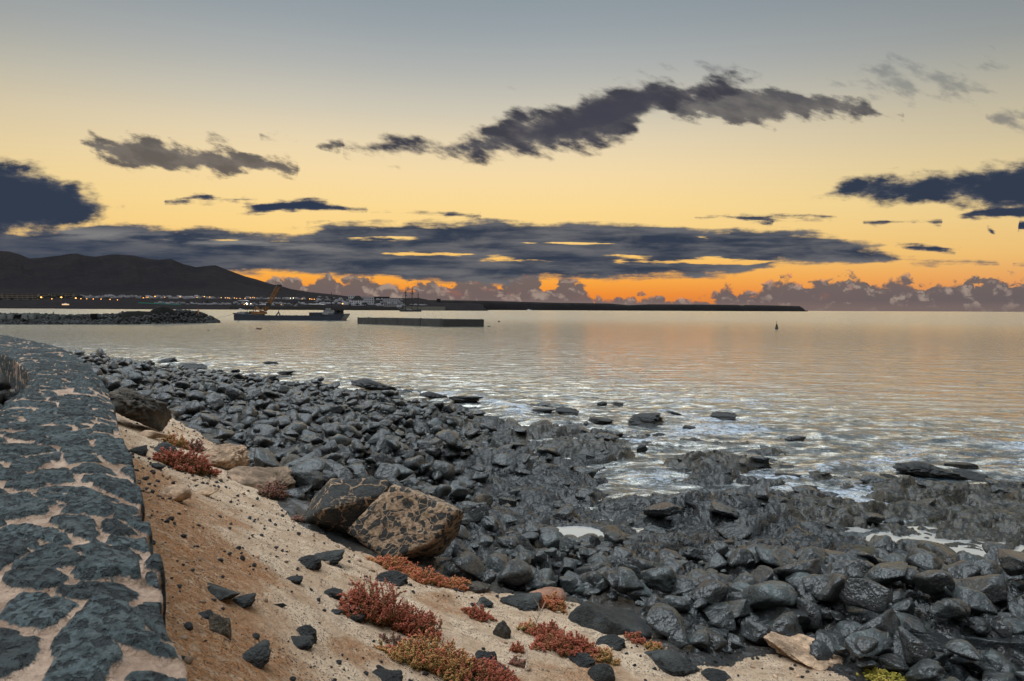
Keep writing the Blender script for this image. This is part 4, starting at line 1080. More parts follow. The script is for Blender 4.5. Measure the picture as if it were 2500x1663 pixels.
# two big speckled boulders: dark stones set in tan mortar-like rock
for nm_, lo_ in (('conglomerate', 0.44), ('conglomerate_veined', 0.66)):
    cg, t, b = material(nm_)
    c = t.new('ShaderNodeTexCoord').outputs['Object']
    wn = t.noise(c, 1.6, 3.0, 0.5, 0.0, 'Color'); va = t.new('ShaderNodeVectorMath', operation='MULTIPLY_ADD')
    t.l.new(wn, va.inputs[0]); va.inputs[1].default_value = (0.6,0.6,0.6); t.l.new(c, va.inputs[2])
    e1 = t.voro(va.outputs[0], 1.9, 'DISTANCE_TO_EDGE'); e2 = t.voro(va.outputs[0], 6.5, 'DISTANCE_TO_EDGE')
    n1 = t.noise(c, 2.2, 5.0, 0.6); n2 = t.noise(c, 14.0, 6.0, 0.7)
    dx = t.new('ShaderNodeSeparateXYZ'); t.l.new(c, dx.inputs[0])
    s1 = t.math('MULTIPLY', t.smooth(e1, 0.030, 0.055), t.smooth(n1, lo_, lo_-0.1))
    s2 = t.math('MULTIPLY', t.smooth(e2, 0.045, 0.075), t.math('GREATER_THAN', t.voro(va.outputs[0], 6.5, 'F1', 1.0, 'Color'), 0.50))
    s2 = t.math('MULTIPLY', s2, t.smooth(n1, 0.34, 0.42))
    stn = t.math('MAXIMUM', s1, s2)
    matrix = t.mix(t.smooth(n2, 0.34, 0.66), (0.15,0.098,0.055,1), (0.46,0.32,0.21,1))
    matrix = t.mix(t.math('MULTIPLY', t.smooth(n1, 0.58, 0.7), 0.6), matrix, (0.10,0.075,0.02,1))
    dark = t.mix(t.smooth(n2, 0.3, 0.7), (0.014,0.015,0.016,1), (0.055,0.056,0.052,1))
    t.put(b.inputs['Base Color'], t.mix(stn, matrix, dark)); b.inputs['Roughness'].default_value = 0.85
    bump(t, b, t.math('ADD', t.math('MULTIPLY', n2, 0.6), t.math('MULTIPLY', stn, -0.5)), 0.9, 0.06)
    M[nm_] = cg
put_rock('speckled_boulder', 992, 1388, 270, 200, 'angular', 'conglomerate', 1, 'huge tan boulder full of small dark stones, right one of the touching pair', 'boulder', None, sink=0.10, tilt=0.05, yaw=0.25, depth=0.62)
put_rock('speckled_boulder', 842, 1326, 215, 158, 'angular', 'conglomerate_veined', 4, 'huge boulder with large grey stones in pale veins, left one of the touching pair', 'boulder', None, sink=0.12, tilt=0.06, yaw=-0.2, depth=0.7)
# the stone that sticks out of the wall edge
o = put_rock('wall_stone', 275, 1128, 62, 62, 'rough', 'rubble', 0, 'black pitted block wedged against the outer edge of the wall', 'stone')
o.location = (-2.98, 4.62, 4.0); o.scale = (0.16, 0.15, 0.17)

# --- more boulders, as individuals: those that show largest, then the crowd of small ones as one mass
def region(px, py):
    """how thickly loose rocks lie, by where they are on the shore"""
    left = sstep(px, 1230, 1080)
    pile = np.exp(-(((px-1330)/200)**2+((py-1420)/75)**2))
    lowr = sstep(py, 1370, 1430)*sstep(px, 1560, 1800)
    lowm = sstep(py, 1430, 1480)*sstep(px, 1480, 1600)*0.9
    rest = 0.012
    return np.clip(np.maximum.reduce([left, pile, lowr, lowm, rest+0*px]), 0, 1)
def scatter(n, dmin, dmax, seed, smin, smax, power=2.2):
    r = np.random.RandomState(seed)
    a = np.radians(r.uniform(-50, 44, n)); d = np.sqrt(r.uniform(dmin**2, dmax**2, n)); x, y = d*np.sin(a), d*np.cos(a)
    b = base_z(x, y); sd = poly_sd(x, y, sand_poly); px, py = project(x, y, b)
    dens = region(px, py)*(sd < -0.05)*(b > 0.02)*(y < 95)
    for cx, cy, zz, rx, ry, lab in pool_data: dens = dens*(np.hypot((x-cx)/rx, (y-cy)/ry) > 0.85)
    wl = np.full(x.shape, 1e9)
    dens = dens*(ground_zs(x, y) > 0.01)*(1-((px > 720) & (px < 1120) & (py > 1235) & (py < 1420)))
    k = r.uniform(size=n) < dens
    s = smin+(smax-smin)*r.uniform(size=n)**power
    return x[k], y[k], s[k], px[k], py[k], r
x, y, s, px, py, r = scatter(5200, 7.0, 60.0, 5, 0.30, 0.62, 1.6)
inside = (px > -20) & (px < 2520) & (py > 800) & (py < 1690)
x, y, s, px, py = x[inside], y[inside], s[inside], px[inside], py[inside]
order = np.argsort(-s/np.hypot(x, y)); cnt = 0; taken = list(placed)
LAB = {'back': 'small grey basalt boulder in the jumbled cobble beach near the wall and surf', 'mid': 'dark basalt boulder in the cobble beach behind the speckled boulders',
       'pile': 'dark angular boulder in the pile right of the speckled boulders', 'low': 'dark boulder among the large angular rocks at the lower right', 'lava': 'loose wet boulder lying on the lumpy lava platform'}
STOP = {'a','the','of','in','on','at','by','with','and','to','above','below','under','behind','beside','near','its','from','between','right','left','for','just','pushed'}
NICKS = []
for nm, px_, py_, w_, h_, kd_, mt_, ix_, lab_, wt_ in ROCKS:
    if nm in ('boulder', 'outcrop'):
        wd = lab_.split(); cut = next((q for q, v_ in enumerate(wd) if q >= 2 and v_ in STOP), len(wd)); NICKS.append((px_, py_-h_*0.4, ' '.join(wd[:min(cut, 5)])))
NICKS += [(842, 1250, 'left speckled boulder'), (990, 1290, 'right speckled boulder'), (335, 1010, 'brown outcrop at the wall'), (1137, 975, 'flat topped surf rock'), (640, 930, 'hummock ending the beach'), (545, 1120, 'big tan block')]
uni = {}
for a_ in NICKS: uni[a_[2]] = uni.get(a_[2], 0)+1
NICKS = [a_ for a_ in NICKS if uni[a_[2]] == 1]
used_labels = set()
def own_label(px_, py_, size, shape, tone):
    for a_ in sorted(NICKS, key=lambda q: math.hypot(q[0]-px_, (q[1]-py_)*1.8))[:3]:
        dx_, dy_ = px_-a_[0], (py_-a_[1])*1.8; dd_ = math.hypot(dx_, dy_)
        how = ('left of' if dx_ < 0 else 'right of') if abs(dx_) > abs(dy_) else ('behind' if dy_ < 0 else 'in front of')
        far = 'just ' if dd_ < 60 else ('' if dd_ < 140 else 'well ')
        lb_ = '%s %s %s boulder %s%s the %s' % (size, tone, shape, far, how, a_[2])
        if lb_ not in used_labels and len(lb_.split()) <= 16: used_labels.add(lb_); return lb_
    return None
for i in order:
    if cnt >= 180: break
    if any(math.hypot(x[i]-q[0], y[i]-q[1]) < (q[2]+s[i]*0.5)*0.85 for q in taken): continue
    kd = ['angular','angular','round','angular','rough'][r.randint(5)] if r.uniform() < 0.5 else 'angular'; dist = math.hypot(x[i], y[i])
    reg = 'pile' if (1150 < px[i] < 1560 and py[i] > 1300) else 'low' if (px[i] > 1500 and py[i] > 1370) else 'lava' if px[i] > 1230 else 'back' if py[i] < 1040 else 'mid'
    dry = py[i] > 1380 or r.uniform() < 0.35
    mt = 'basalt_brown' if r.uniform() < 0.08 else ('basalt_damp' if dry else 'basalt_wet')
    o = link('boulder', rock_mesh(kd, int(r.randint(7)), mt))
    hh = s[i]*r.uniform(0.45, 0.8)
    o.scale = (s[i]/2*r.uniform(0.85,1.25), s[i]/2*r.uniform(0.75,1.05), hh/2)
    o.rotation_euler = (r.uniform(-.4,.4), r.uniform(-.4,.4), r.uniform(0, 6.28))
    o.location = (x[i], y[i], ground_z(x[i], y[i])+hh*0.22)
    ol = own_label(px[i], py[i], 'small' if s[i] < 0.42 else 'medium' if s[i] < 0.52 else 'large', {'angular': 'angular', 'round': 'rounded', 'rough': 'knobbly'}[kd], {'basalt_brown': 'brown', 'basalt_damp': 'grey', 'basalt_wet': 'wet black'}[mt])
    tag(o, ol or LAB[reg], 'rock', {'back': 'far boulders of the cobble beach', 'mid': 'boulders of the cobble beach', 'pile': 'boulders in the pile', 'low': 'boulders at the lower right', 'lava': 'loose boulders on the lava'}[reg])
    taken.append((x[i], y[i], s[i]/2)); cnt += 1

def mass(name, x, y, s, sub, mat, seed, flat=0.6, sink=0.25, kinds=('angular','angular','round','angular','rough'), tilt=0.5, lift=0.0):
    r = np.random.RandomState(seed); protos = [rock_verts(900+i, sub, kinds[i % len(kinds)]) for i in range(9)]
    VV, FF, off, CC = [], [], 0, []
    gz_ = ground_zs(x, y)
    for i in range(len(x)):
        v, f = protos[r.randint(9)]
        sc = np.array([s[i]/2*r.uniform(.8,1.3), s[i]/2*r.uniform(.7,1.0), s[i]/2*flat*r.uniform(.7,1.3)])
        a, bb, cc = r.uniform(-tilt,tilt), r.uniform(-tilt,tilt), r.uniform(0, 6.28)
        rot = np.array(Matrix.Rotation(cc, 3, 'Z') @ Matrix.Rotation(a, 3, 'X') @ Matrix.Rotation(bb, 3, 'Y'))
        p = (v*sc) @ rot.T
        p = p+np.array([x[i], y[i], gz_[i]+sc[2]*(1-2*sink)+lift*s[i]*r.uniform(0, 1)**2])
        VV.append(p); FF.append(f+off); off += len(v); CC.append(np.full(len(v), r.uniform()))
    me = np_mesh(name, np.vstack(VV), tris=np.vstack(FF), attrs={'tone': np.concatenate(CC)}, mats=[mat])
    return link(name, me)
# the rock masses share one material whose tone changes from stone to stone
def mass_mat(name, dark, light, rough):
    m = rock_material(name, dark, light, rough); t = NT(m.node_tree)
    hs = [n for n in t.n if n.type == 'HUE_SAT'][0]
    for l in list(hs.inputs['Value'].links): t.l.remove(l)
    tn = attr(t, 'tone'); t.put(hs.inputs['Value'], t.math('MULTIPLY_ADD', t.math('POWER', tn, 2.0), 2.0, 0.35))
    return m
mw = mass_mat('cobbles_wet', (0.0004,0.0007,0.0009), (0.0085,0.0145,0.016), (0.18, 0.45))
md = mass_mat('cobbles_dry', (0.0009,0.0015,0.0017), (0.021,0.028,0.028), (0.24, 0.6))
x, y, s, px, py, r = scatter(60000, 16.0, 62.0, 15, 0.14, 0.70, 2.4)
k = np.random.RandomState(1).uniform(size=len(x)) < 0.40
tag(mass('cobbles', x[k], y[k], s[k], 2, mw, 3, lift=0.55), 'thousands of dark wet cobbles and small boulders covering the far beach', 'cobbles', kind='stuff')
x, y, s, px, py, r = scatter(4200, 6.5, 16.0, 25, 0.07, 0.60, 1.9)
tag(mass('cobbles', x, y, s, 3, md, 4, lift=0.5), 'small dark cobbles packed between the nearer boulders', 'cobbles', kind='stuff')
# low slabs and lumps that break up the lava platform
r = np.random.RandomState(45); n = 9000
a = np.radians(r.uniform(-20, 44, n)); dd = np.sqrt(r.uniform(9.0**2, 42.0**2, n)); x, y = dd*np.sin(a), dd*np.cos(a)
b_ = base_z(x, y); sd = poly_sd(x, y, sand_poly); px, py = project(x, y, b_)
k = (sd < -0.3) & (ground_zs(x, y) > 0.0) & (r.uniform(size=n) < 0.16*(1-region(px, py))*(px > 900))
for cx, cy, zz, rx, ry, lab in pool_data: k &= np.hypot((x-cx)/rx, (y-cy)/ry) > 1.45
x, y = x[k], y[k]; s = 0.16+0.75*r.uniform(size=len(x))**2.6
tag(mass('lava_lumps', x, y, s, 3, mw, 7, 0.42, 0.36, ('rough','angular','rough'), 0.22), 'low wet lumps and slabs of black lava covering the shore platform', 'lava', kind='stuff')
# gravel and small black stones on the sand
r = np.random.RandomState(33); n = 22000
a = np.radians(r.uniform(-46, 30, n)); dd = np.sqrt(r.uniform(2.0**2, 19.0**2, n)); x, y = dd*np.sin(a), dd*np.cos(a)
sd = poly_sd(x, y, sand_poly); px, py = project(x, y, base_z(x, y))
den = 0.12+0.9*sstep(fbm(x*0.8, y*0.8, 501, 4), 0.05, 0.40)+0.9*sstep(sd, 0.9, 0.0)+0.8*np.exp(-(((px-640)/90)**2+((py-1215)/45)**2))
k = (sd > -0.1) & (r.uniform(size=n) < den)
x, y = x[k], y[k]; s = 0.010+0.060*r.uniform(size=len(x))**7
tag(mass('gravel', x, y, s, 1, M['basalt_dry'], 5, 0.7, 0.35), 'scattered small black stones and gravel on the sandy slope', 'gravel', kind='stuff')
r = np.random.RandomState(34); n = 7000
a = np.radians(r.uniform(-46, 30, n)); dd = np.sqrt(r.uniform(2.0**2, 19.0**2, n)); x, y = dd*np.sin(a), dd*np.cos(a)
sd = poly_sd(x, y, sand_poly); k = (sd > 0) & (r.uniform(size=n) < 0.15+0.8*sstep(fbm(x*0.8+5, y*0.8, 503, 4), 0.05, 0.4)+0.5*sstep(sd, 1.2, 0.1))
x, y = x[k], y[k]; s = 0.010+0.07*r.uniform(size=len(x))**5
tag(mass('gravel', x, y, s, 1, M['tan_rock'], 6, 0.6, 0.35), 'scattered small tan stones on the sandy slope', 'gravel', kind='stuff')

# ------------------------------------------------------------------ hills, far shore, headland
HOR = lambda px: 755.7-0.0045*(CX-px)
SIL = [(-900,640),(-600,600),(-350,585),(-150,600),(0,612.5),(27,614),(54,622),(75,631),(100,630),(120,627),(150,624),(175,619.5),(190,619),(210,624),(235,627),(255,624),(280,621),(330,624),(360,631),(390,634),(420,632),(450,645),(480,652),(500,650),(527,647.5),(560,660),(600,675),(627,682),(661,693),(682,697),(712,706),(755,713),(818,719.5),(852,724),(920,726),(977,728),(1020,727.5),(1041,731),(1060,738),(1168,741),(1179,744),(1182,752),(1190,757)]
def k_at(px, py):
    r = ray(px, py); return r[2]/r[1]
def u_at(px):
    r = ray(px, HOR(px)); return r[0]/r[1]
cpx = np.arange(-900, 1192, 3.0); sil = np.interp(cpx, [p[0] for p in SIL], [p[1] for p in SIL])
ks = np.array([k_at(a, b) for a, b in zip(cpx, sil)]); us = np.array([u_at(a) for a in cpx])
rowsY = np.concatenate([np.linspace(2310, 3950, 40), np.linspace(3990, 7200, 90), np.linspace(7400, 10500, 14)])
def town_k(Y): return 0.042-98.6/Y
hv = []
for Y in rowsY:
    k1 = town_k(min(Y, 3950))
    if Y <= 3950: k = np.minimum(k1, ks)
    else:
        tn = np.clip((Y-3950)/(6300-3950), 0, 1); n = fbm(us*26, np.full(us.shape, Y*0.0011), 601, 4)
        gul = np.abs(fbm(us*38+0.0004*Y, np.full(us.shape, Y*0.0004), 605, 3))
        prof = sstep(np.array([tn*1.0]), 0.0, 1.0)[0]*0.45+tn*0.55
        prof = prof*(1-(0.16*n+0.26*gul)*4*tn*(1-tn))
        k = np.where(ks > k1, k1+(ks-k1)*np.clip(prof, 0, 1), ks)
        if Y > 6300: k = k*(1-0.5*(Y-6300)/4000)
    z = CAM_H+k*Y
    if Y < 2330: z = np.full_like(z, -1.0)
    hv.append(np.stack([us*Y, np.full_like(us, Y), z], -1))
hv = np.vstack(hv)
hm, t, b = material('hillside'); c = worldco(t)
n1 = t.noise(c, 0.0016, 6.0, 0.6); n2 = t.noise(c, 0.012, 6.0, 0.6)
col = t.mix(t.smooth(n1, 0.35, 0.65), (0.003,0.0024,0.0048,1), (0.0075,0.0056,0.0072,1))
col = t.mix(t.math('MULTIPLY', t.smooth(n2, 0.52, 0.7), 0.7), col, (0.0145,0.0098,0.0088,1))
t.put(b.inputs['Base Color'], col); b.inputs['Roughness'].default_value = 1.0; b.inputs['Specular IOR Level'].default_value = 0.1
bump(t, b, n2, 0.8, 25.0)
tag(link('hills', np_mesh('hills', hv, grid_quads(len(rowsY), len(cpx))[:, ::-1], mats=[hm])), kind='structure')
HL = [(1000,742),(1041,731.5),(1083,732),(1168,733),(1210,734),(1350,738),(1488,740),(1534,744),(1585,742),(1700,742.5),(1799,743.5),(1814,745),(1818,743.5),(1900,745),(1952,746.5),(1960,751),(1967,757.5),(1975,760)]
cp2 = np.arange(1000, 1975, 2.5); s2 = np.interp(cp2, [p[0] for p in HL], [p[1] for p in HL])+1.0; k2 = np.array([k_at(a, b) for a, b in zip(cp2, s2)]); u2 = np.array([u_at(a) for a in cp2])
hv = []
for Y, fr in [(4985,-0.2),(5000,0.05),(5030,0.35),(5080,0.72),(5150,0.86),(5400,0.93),(5900,1.0),(6600,0.95),(7400,0.3)]:
    z = CAM_H+np.maximum(k2, 0.0002)*Y*fr*(1+0.12*fbm(u2*150, np.full(u2.shape, Y*0.01), 611, 3)*(fr < 0.9)) if fr > 0 else np.full_like(k2, -3)
    hv.append(np.stack([u2*Y, np.full_like(u2, Y), z], -1))
hl = simple('headland_rock', (0.005,0.004,0.0045), 1.0, 0.4, 0.004); hl.node_tree.nodes['Principled BSDF'].inputs['Specular IOR Level'].default_value = 0.1
tag(link('headland', np_mesh('headland', np.vstack(hv), grid_quads(9, len(cp2))[:, ::-1], mats=[hl])), kind='structure')
# pale beach and the low dark spit at the far left
bm = simple('beach', (0.30,0.26,0.20), 0.9, 0.2, 0.05)
m = MB(); a0, a1 = at_z(-200, 753.5, 0), at_y(160, 752, 2290)
m.prism([(u_at(-200)*2180, 2180), (u_at(130)*2220, 2220), (u_at(162)*2300, 2300), (u_at(-200)*2330, 2330)], -0.5, 0.9)
tag(m.build('beach', bm), kind='structure')

# ------------------------------------------------------------------ town on the far shore
white, t, b = material('whitewash'); oi = t.new('ShaderNodeObjectInfo').outputs['Random']
t.put(b.inputs['Base Color'], t.ramp(oi, [(0,(0.36,0.36,0.40,1)),(0.5,(0.62,0.62,0.67,1)),(1,(0.26,0.26,0.28,1))])); b.inputs['Roughness'].default_value = 0.9
dkw = simple('dark_window', (0.02,0.022,0.028), 0.4, 0.2)
grey = simple('grey_render', (0.30,0.28,0.25), 0.9, 0.2, 0.1)
lgrey = simple('light_render', (0.24,0.21,0.185), 0.9, 0.15, 0.1)
roofd = simple('dark_roof', (0.010,0.010,0.012), 0.9, 0.2)
conc = simple('concrete', (0.09,0.085,0.072), 0.9, 0.35, 0.8)
def pz(px, py):
    """a point on the town slope seen at (px, py)"""
    k = k_at(px, py); Y = 98.6/(0.042-k); Y = min(max(Y, 2345), 3940); u = u_at(px)
    return np.array([u*Y, Y, CAM_H+town_k(Y)*Y])
def house_mesh(i):
    r = random.Random(i); m = MB()
    w = r.uniform(11, 22); d = r.uniform(8, 11); h = r.choice([3.6, 6.2, 6.2])
    m.box(-w/2, w/2, -d/2, d/2, -1.5, h)
    if h > 5:
        m.box(-w/2+r.uniform(0,3), r.uniform(0, w/2-1), -d/2+1.5, d/2-0.5, h, h+r.choice([2.4,3.0]))
        m.box(w/2, w/2+r.uniform(3,6), -d/2+1.0, d/2-1.0, -1.5, 3.2)
    else: m.box(-w*0.15, w*0.25, -d/2+1, d/2-1, h, h+2.7)
    m.box(-w/2-0.15, w/2+0.15, -d/2-0.15, d/2+0.15, h-0.1, h+0.35)
    n = int(w/3.2)
    for lv in ([1.0] if h < 5 else [0.9, 3.8]):
        for j in range(n):
            x = -w/2+1.2+j*(w-2.4)/max(n-1,1)
            if r.random() < 0.85: m.box(x-0.55, x+0.55, -d/2-0.06, -d/2+0.1, lv, lv+(1.9 if r.random() < 0.35 else 1.2), 1)
    return m.mesh('house', [white, dkw])
HM = [house_mesh(i) for i in range(12)]
hr = random.Random(4)
def row(n, x0, x1, y0, y1, lab, group, sc=1.0, jy=1.0):
    for i in range(n):
        px = x0+(x1-x0)*(i+hr.uniform(0.1,0.9))/n; py = y0+(y1-y0)*((px-x0)/(x1-x0))+hr.uniform(-jy, jy)
        p = pz(px, py); o = link('house', hr.choice(HM), loc=tuple(p)); s = sc*hr.uniform(0.85, 1.2); o.scale = (s, s, s)
        o.rotation_euler = (0, 0, -math.atan2(p[0], p[1])*0.8+hr.uniform(-0.3, 0.3)); tag(o, lab, 'house', group)
row(64, 200, 500, 725.5, 727.5, 'small white flat roofed house in the long upper row under the mountain', 'houses of the upper row', 1.0, 2.6)
row(26, 500, 745, 729, 731, 'small white flat roofed house in the thin upper row above the barge', 'houses of the thin upper row', 0.95, 1.0)
row(34, 376, 560, 740, 744, 'white terraced house in the lower row behind the breakwater mound', 'houses of the lower row', 0.62, 1.5)
row(34, 560, 800, 742, 745, 'white house near the harbour behind the barge', 'houses behind the barge', 0.72, 3.5)
row(64, 770, 985, 733, 742, 'white house climbing the slope of the harbour town above the quay', 'houses of the harbour town', 0.85, 9.0)
row(10, 1000, 1045, 744, 745, 'tiny white shed on the quay right of the three masted ship', 'sheds on the quay', 0.5, 1.0)
# hotel at the far left: long grey terraces
def hotel(px0, px1, ytop, ybot, floors, lab, nb):
    a = pz((px0+px1)/2, ybot); Y = a[1]; x0, x1 = u_at(px0)*Y, u_at(px1)*Y; z0 = a[2]; z1 = CAM_H+k_at((px0+px1)/2, ytop)*Y
    o = thing('hotel', lab, 'hotel', (float((x0+x1)/2), float(Y), float(z0))); org = ((x0+x1)/2, Y, z0)
    m = MB(); m.box(x0, x1, Y, Y+16, z0-3, z1); m.build('wall', lgrey, o, org)
    fh = (z1-z0)/floors
    for f in range(floors):
        s = MB(); s.box(x0-0.4, x1+0.4, Y-1.6, Y+0.1, z0+fh*(f+1)-0.55, z0+fh*(f+1)+0.3); s.build('balcony', lgrey, o, org)
        for j in range(nb):
            wv_ = MB(); xa = x0+(x1-x0)*(j+0.12)/nb; xb = x0+(x1-x0)*(j+0.88)/nb
            wv_.box(xa, xb, Y-0.08, Y+0.2, z0+fh*f+fh*0.28, z0+fh*(f+1)-fh*0.34); wv_.build('window', dkw, o, org)
    return o
hotel(-40, 5, 717.5, 731, 3, 'long grey terraced hotel cut by the left edge of the picture', 3)
hotel(6, 92, 717.5, 731.5, 3, 'long grey three storey hotel with dark balconies on the far left shore', 7)
hotel(96, 118, 718, 727, 2, 'small grey block right of the long hotel', 2)
hotel(126, 152, 719, 727, 2, 'grey block among trees right of the hotels', 3)
hotel(152, 178, 717, 727, 2, 'grey block with a taller roof, last of the hotel buildings', 3)
# landmark buildings of the harbour town
def block(px0, px1, ytop, ybot, mat, lab, floors=3, roof=None, cat='building', nw=5):
    a = pz((px0+px1)/2, ybot); Y = a[1]; x0, x1 = u_at(px0)*Y, u_at(px1)*Y; z0 = a[2]; z1 = CAM_H+k_at((px0+px1)/2, ytop)*Y
    org = ((x0+x1)/2, Y, z0); o = thing('building', lab, cat, tuple(map(float, org)))
    zt = z1 if roof is None else CAM_H+k_at((px0+px1)/2, roof[0])*Y
    m = MB(); m.box(x0, x1, Y, Y+14, z0-3, zt); m.build('wall', mat, o, org)
    if roof is not None:
        q = MB(); w = x1-x0; q._add([(x0-1,Y-1,zt),(x1+1,Y-1,zt),(x1+1,Y+15,zt),(x0-1,Y+15,zt),(x0+w*0.34,Y+6,z1),(x0+w*0.66,Y+6,z1),(x0+w*0.66,Y+8,z1),(x0+w*0.34,Y+8,z1)],
                          [(3,2,1,0),(4,5,6,7),(0,1,5,4),(1,2,6,5),(2,3,7,6),(3,0,4,7)]); q.build('roof', roofd, o, org)
    fh = (zt-z0)/floors
    for f in range(floors):
        for j in range(nw):
            xa = x0+(x1-x0)*(j+0.28)/nw; xb = x0+(x1-x0)*(j+0.68)/nw
            g = MB(); g.box(xa, xb, Y-0.08, Y+0.2, z0+fh*f+fh*0.25, z0+fh*f+fh*0.75); g.build('window', dkw, o, org)
    return o
block(858, 887, 722, 746, white, 'white building with the big black hipped roof in the harbour town', 3, (732.5,))
block(851, 866, 721, 731, white, 'white block behind the left of the black hipped roof', 2, nw=3)
block(886, 912, 726, 742, white, 'tall white building right of the black hipped roof', 3)
block(912, 950, 724.5, 731, roofd, 'long dark building along the top of the harbour town', 1, nw=8)
block(934, 972, 729, 739, white, 'white apartment terrace with rows of dark windows behind the three masted ship', 3, nw=9)
block(937, 978, 741, 749.5, white, 'lower white apartment terrace just above the quay', 2, nw=9)
block(1066, 1075, 729.5, 737, roofd, 'lone dark tower house on the ridge right of the ship', 1, nw=2)
for p0, p1, yt, yb, lb in [(580,605,732.5,739,'white round roofed hall above the stern of the barge'), (630,652,742,748,'white tent roofed hall behind the crane'), (752,790,741,748,'long pale shed with a sloping roof behind the barge bridge')]:
    a = pz((p0+p1)/2, yb); Y = a[1]; x0, x1 = u_at(p0)*Y, u_at(p1)*Y; z0 = a[2]; z1 = CAM_H+k_at((p0+p1)/2, yt)*Y; org = ((x0+x1)/2, Y, z0)
    o = thing('hall', lb, 'building', tuple(map(float, org)))
    m = MB(); m.box(x0, x1, Y, Y+15, z0-2, z0+(z1-z0)*0.55); m.build('wall', conc, o, org)
    pts = [(x0-1+(x1-x0+2)*i/10, z0+(z1-z0)*(0.58+0.42*math.sin(math.pi*i/10))) for i in range(11)]
    q = MB(); q.extr_y([(pts[0][0], pts[0][1]-0.3)]+[(pts[-1][0], pts[-1][1]-0.3)]+pts[::-1], Y-1, Y+16); q.build('roof', white, o, org)
# quay walls and the green fence
m = MB(); Y = 2300; m.box(u_at(985)*Y, u_at(1085)*Y, Y, Y+40, -1, CAM_H+k_at(1040,748.5)*Y); tag(m.build('quay_wall', conc), 'pale concrete quay wall ending the harbour right of the ship', 'wall')
m = MB(); Y = 2306; m.box(u_at(560)*Y, u_at(984)*Y, Y, Y+20, -1, CAM_H+k_at(800,749.8)*Y); tag(m.build('quay_wall', simple('dark_quay', (0.014,0.013,0.013), 0.9)), 'long dark quay wall along the harbour town', 'wall')
m = MB(); Y = 2560
m.prism([(u_at(337)*2700, 2700), (u_at(440)*2480, 2480), (u_at(440)*2483, 2484), (u_at(337)*2703, 2704)], 5, 5.1)
m = MB(); A, B_ = pz(337, 740), pz(441, 744.5); m._add([(A[0],A[1],A[2]-1),(B_[0],B_[1],B_[2]-1),(B_[0],B_[1],B_[2]+2.8),(A[0],A[1],A[2]+3.0),(A[0],A[1]+1,A[2]-1),(B_[0],B_[1]+1,B_[2]-1),(B_[0],B_[1]+1,B_[2]+2.8),(A[0],A[1]+1,A[2]+3.0)],
    [(0,1,2,3),(7,6,5,4),(3,2,6,7),(0,3,7,4),(1,5,6,2)]); tag(m.build('fence', simple('green_netting', (0.02,0.22,0.16), 0.7)), 'long green netting fence on the far shore behind the breakwater', 'fence')

# palms and bushes near the hotels
tgreen = simple('dark_foliage', (0.012,0.020,0.012), 0.9, 0.5, 0.3); tr = simple('bark', (0.05,0.04,0.03), 0.9)
def tree_mesh(seed):
    rng = np.random.RandomState(seed); n = 420
    p = rng.normal(size=(n,3)); p /= np.linalg.norm(p, axis=1)[:,None]; p *= (rng.uniform(0.45,1.0,(n,1)))*(1+0.25*fbm3(p*1.7+seed, seed, 2))[:,None]
    p *= np.array([3.6,3.6,2.5]); p[:,2] += 5.2
    a = rng.normal(size=(n,3)); a /= np.linalg.norm(a, axis=1)[:,None]; bb = np.cross(a, rng.normal(size=(n,3))); bb /= np.linalg.norm(bb, axis=1)[:,None]
    s = rng.uniform(0.35,0.8,(n,1)); v = np.stack([p-a*s, p+bb*s*0.7, p+a*s], 1).reshape(-1,3)
    return np_mesh('crown', v, tris=np.arange(3*n).reshape(-1,3), smooth=False, mats=[tgreen])
TM = [tree_mesh(i) for i in range(4)]; q = MB(); q.tube([(0,0,-1),(0.2,0,2),(0,0.1,4.5)], 0.35, 6, 0, 0.15); trm = q.mesh('trunk', tr)
for i, (px, py) in enumerate([(-20,733),(2,734),(30,735),(52,735),(75,734),(96,733),(104,731),(112,730),(120,729),(126,731),(134,730),(143,729),(156,729),(165,730),(172,729),(180,728),(190,729),(198,729),(206,730),(262,731),(350,731),(372,732),(458,743),(505,744),(720,742),(735,741),(905,740),(925,742),(872,748),(890,748)]):
    p = pz(px, py); o = thing('tree', 'dark low tree on the far shore beside the hotels and houses', 'tree', tuple(p), 'trees of the far shore')
    s = 1.0+0.5*(i % 3); o.scale = (s*1.5, s*1.5, s)
    link('trunk', trm, o); link('crown', TM[i % 4], o)

